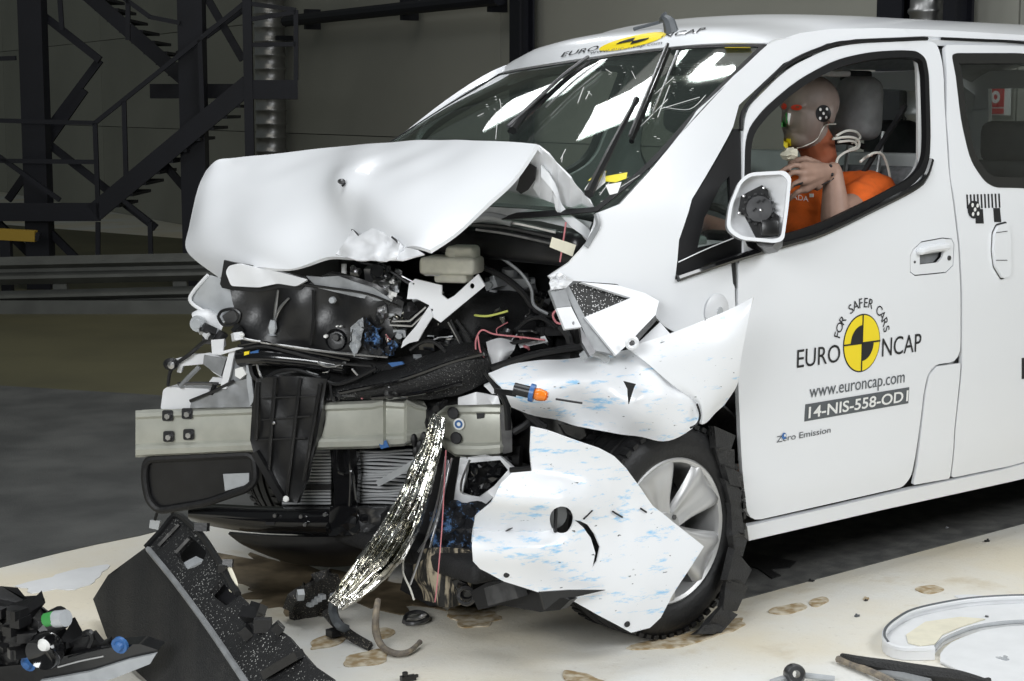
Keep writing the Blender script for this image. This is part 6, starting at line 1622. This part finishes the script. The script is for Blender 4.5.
MB().tube([FL(866, 668, .01), FL(900, 676, .012), FL(930, 683, .012)], .012, 7).build('hose_strip', 'grey_primer', t)
# torn rubber strip just behind the wheel
t = thing('shredded_rubber', 'flat shredded black rubber piece on the floor behind the front wheel', 'rubber scrap', ztop(FL(765, 563), 0), DB)
floor_sheet('shred', fpts([(738, 553), (760, 556), (796, 563), (790, 569), (770, 571), (781, 577), (772, 580), (758, 570), (742, 566)]), 'dusty_black', .006, .1, t)
# ---- white round plate with a curved channel
RC = fpts([(1040, 690)])[0]
t = thing('white_ring_tray', 'curved white channel piece on the floor at the lower right', 'plastic tray', (RC[0], RC[1], 0), DB)
ell_o = fpts([(1075, 608.5), (1024, 607), (975, 609.5), (940, 615), (912, 622), (896, 631), (886, 640), (884, 648), (888, 655), (904, 660), (934, 659.5)])
ell_i = fpts([(1075, 627), (1024, 627.5), (1000, 629), (975, 633), (958, 639), (945, 645), (938, 651), (934, 656)])
loop = ell_o + ell_i[::-1]
sheet('tray_bed', loop, lambda x, y: (x, y, .012), 'white_powder', t, step=.05, thick=.010, away=(0, 0, -1))
MB().tube([Vector((x, y, .03)) for x, y in ell_o], .008, 6).build('tray_lip', 'white_plastic', t)
MB().tube([Vector((x, y, .037)) for x, y in ell_o[:9]], .004, 5).build('tray_lip_seal', 'ink_grey', t)
rows_ = [[Vector((x, y, .001)) for x, y in ell_o], [Vector((x, y, .03)) for x, y in ell_o]]
grid('tray_wall', rows_, 'white_plastic', t, sub=2, thick=.006)
MB().tube([Vector((x, y, .018)) for x, y in ell_i], .006, 6).build('tray_inner_lip', 'lens_grey', t)
dpt = [(x+.012, y-.012) for x, y in ell_i] + fpts([(940, 664), (965, 676), (1000, 690), (1075, 700)])
o = sheet('white_disc', dpt, lambda x, y: (x, y, .008), 'white_powder', None, step=.08, thick=.006, away=(0, 0, -1)); tag(o, 'flat white round disc on the floor inside the curved channel', 'disc', DB)
sheet('sand_fill', fpts([(906, 640), (925, 627), (960, 622), (985, 624), (960, 632), (942, 640), (935, 649), (920, 651), (908, 648)]), lambda x, y: (x, y, .016), 'paper_cream', t, step=.06, thick=.003, away=(0, 0, -1))
# ---- stains and sand
def stain(px, m, z=.0035):
    q = spl2(fpts(px), 6); cx = sum(a for a, b in q)/len(q); cy = sum(b for a, b in q)/len(q)
    q = [(cx+(a-cx)*(1+.38*noise.noise(Vector((a*16, b*16, 1)))), cy+(b-cy)*(1+.38*noise.noise(Vector((a*16, b*16, 1))))) for a, b in q]
    o = floor_sheet('floor_stain', q, m, z, .12); return o
stain([(205, 556), (250, 553), (300, 566), (360, 574), (430, 588), (470, 598), (455, 612), (420, 606), (385, 612), (350, 604), (300, 612), (262, 606), (235, 590), (200, 575)], 'wet_stain')
stain([(318, 640), (340, 634), (352, 637), (338, 645), (320, 649), (308, 650)], 'brown_sand')
stain([(345, 660), (375, 650), (390, 655), (378, 664), (350, 667)], 'brown_sand')
stain([(447, 612), (470, 606), (500, 616), (488, 626), (460, 626)], 'brown_sand')
stain([(372, 632), (388, 628), (396, 634), (380, 640)], 'brown_sand')
stain([(630, 645), (690, 633), (742, 618), (740, 628), (705, 640), (660, 650)], 'brown_sand')
stain([(770, 610), (800, 604), (806, 608), (792, 614), (772, 614)], 'brown_sand')
stain([(808, 602), (822, 598), (828, 602), (818, 607), (810, 606)], 'brown_sand')
stain([(565, 672), (590, 676), (606, 684), (580, 690), (566, 682)], 'brown_sand')
stain([(915, 590), (932, 586), (944, 590), (928, 594)], 'brown_sand')
stain([(955, 597), (975, 595), (992, 600), (970, 603)], 'white_powder')
stain([(20, 590), (55, 575), (100, 568), (96, 580), (60, 592)], 'white_powder')
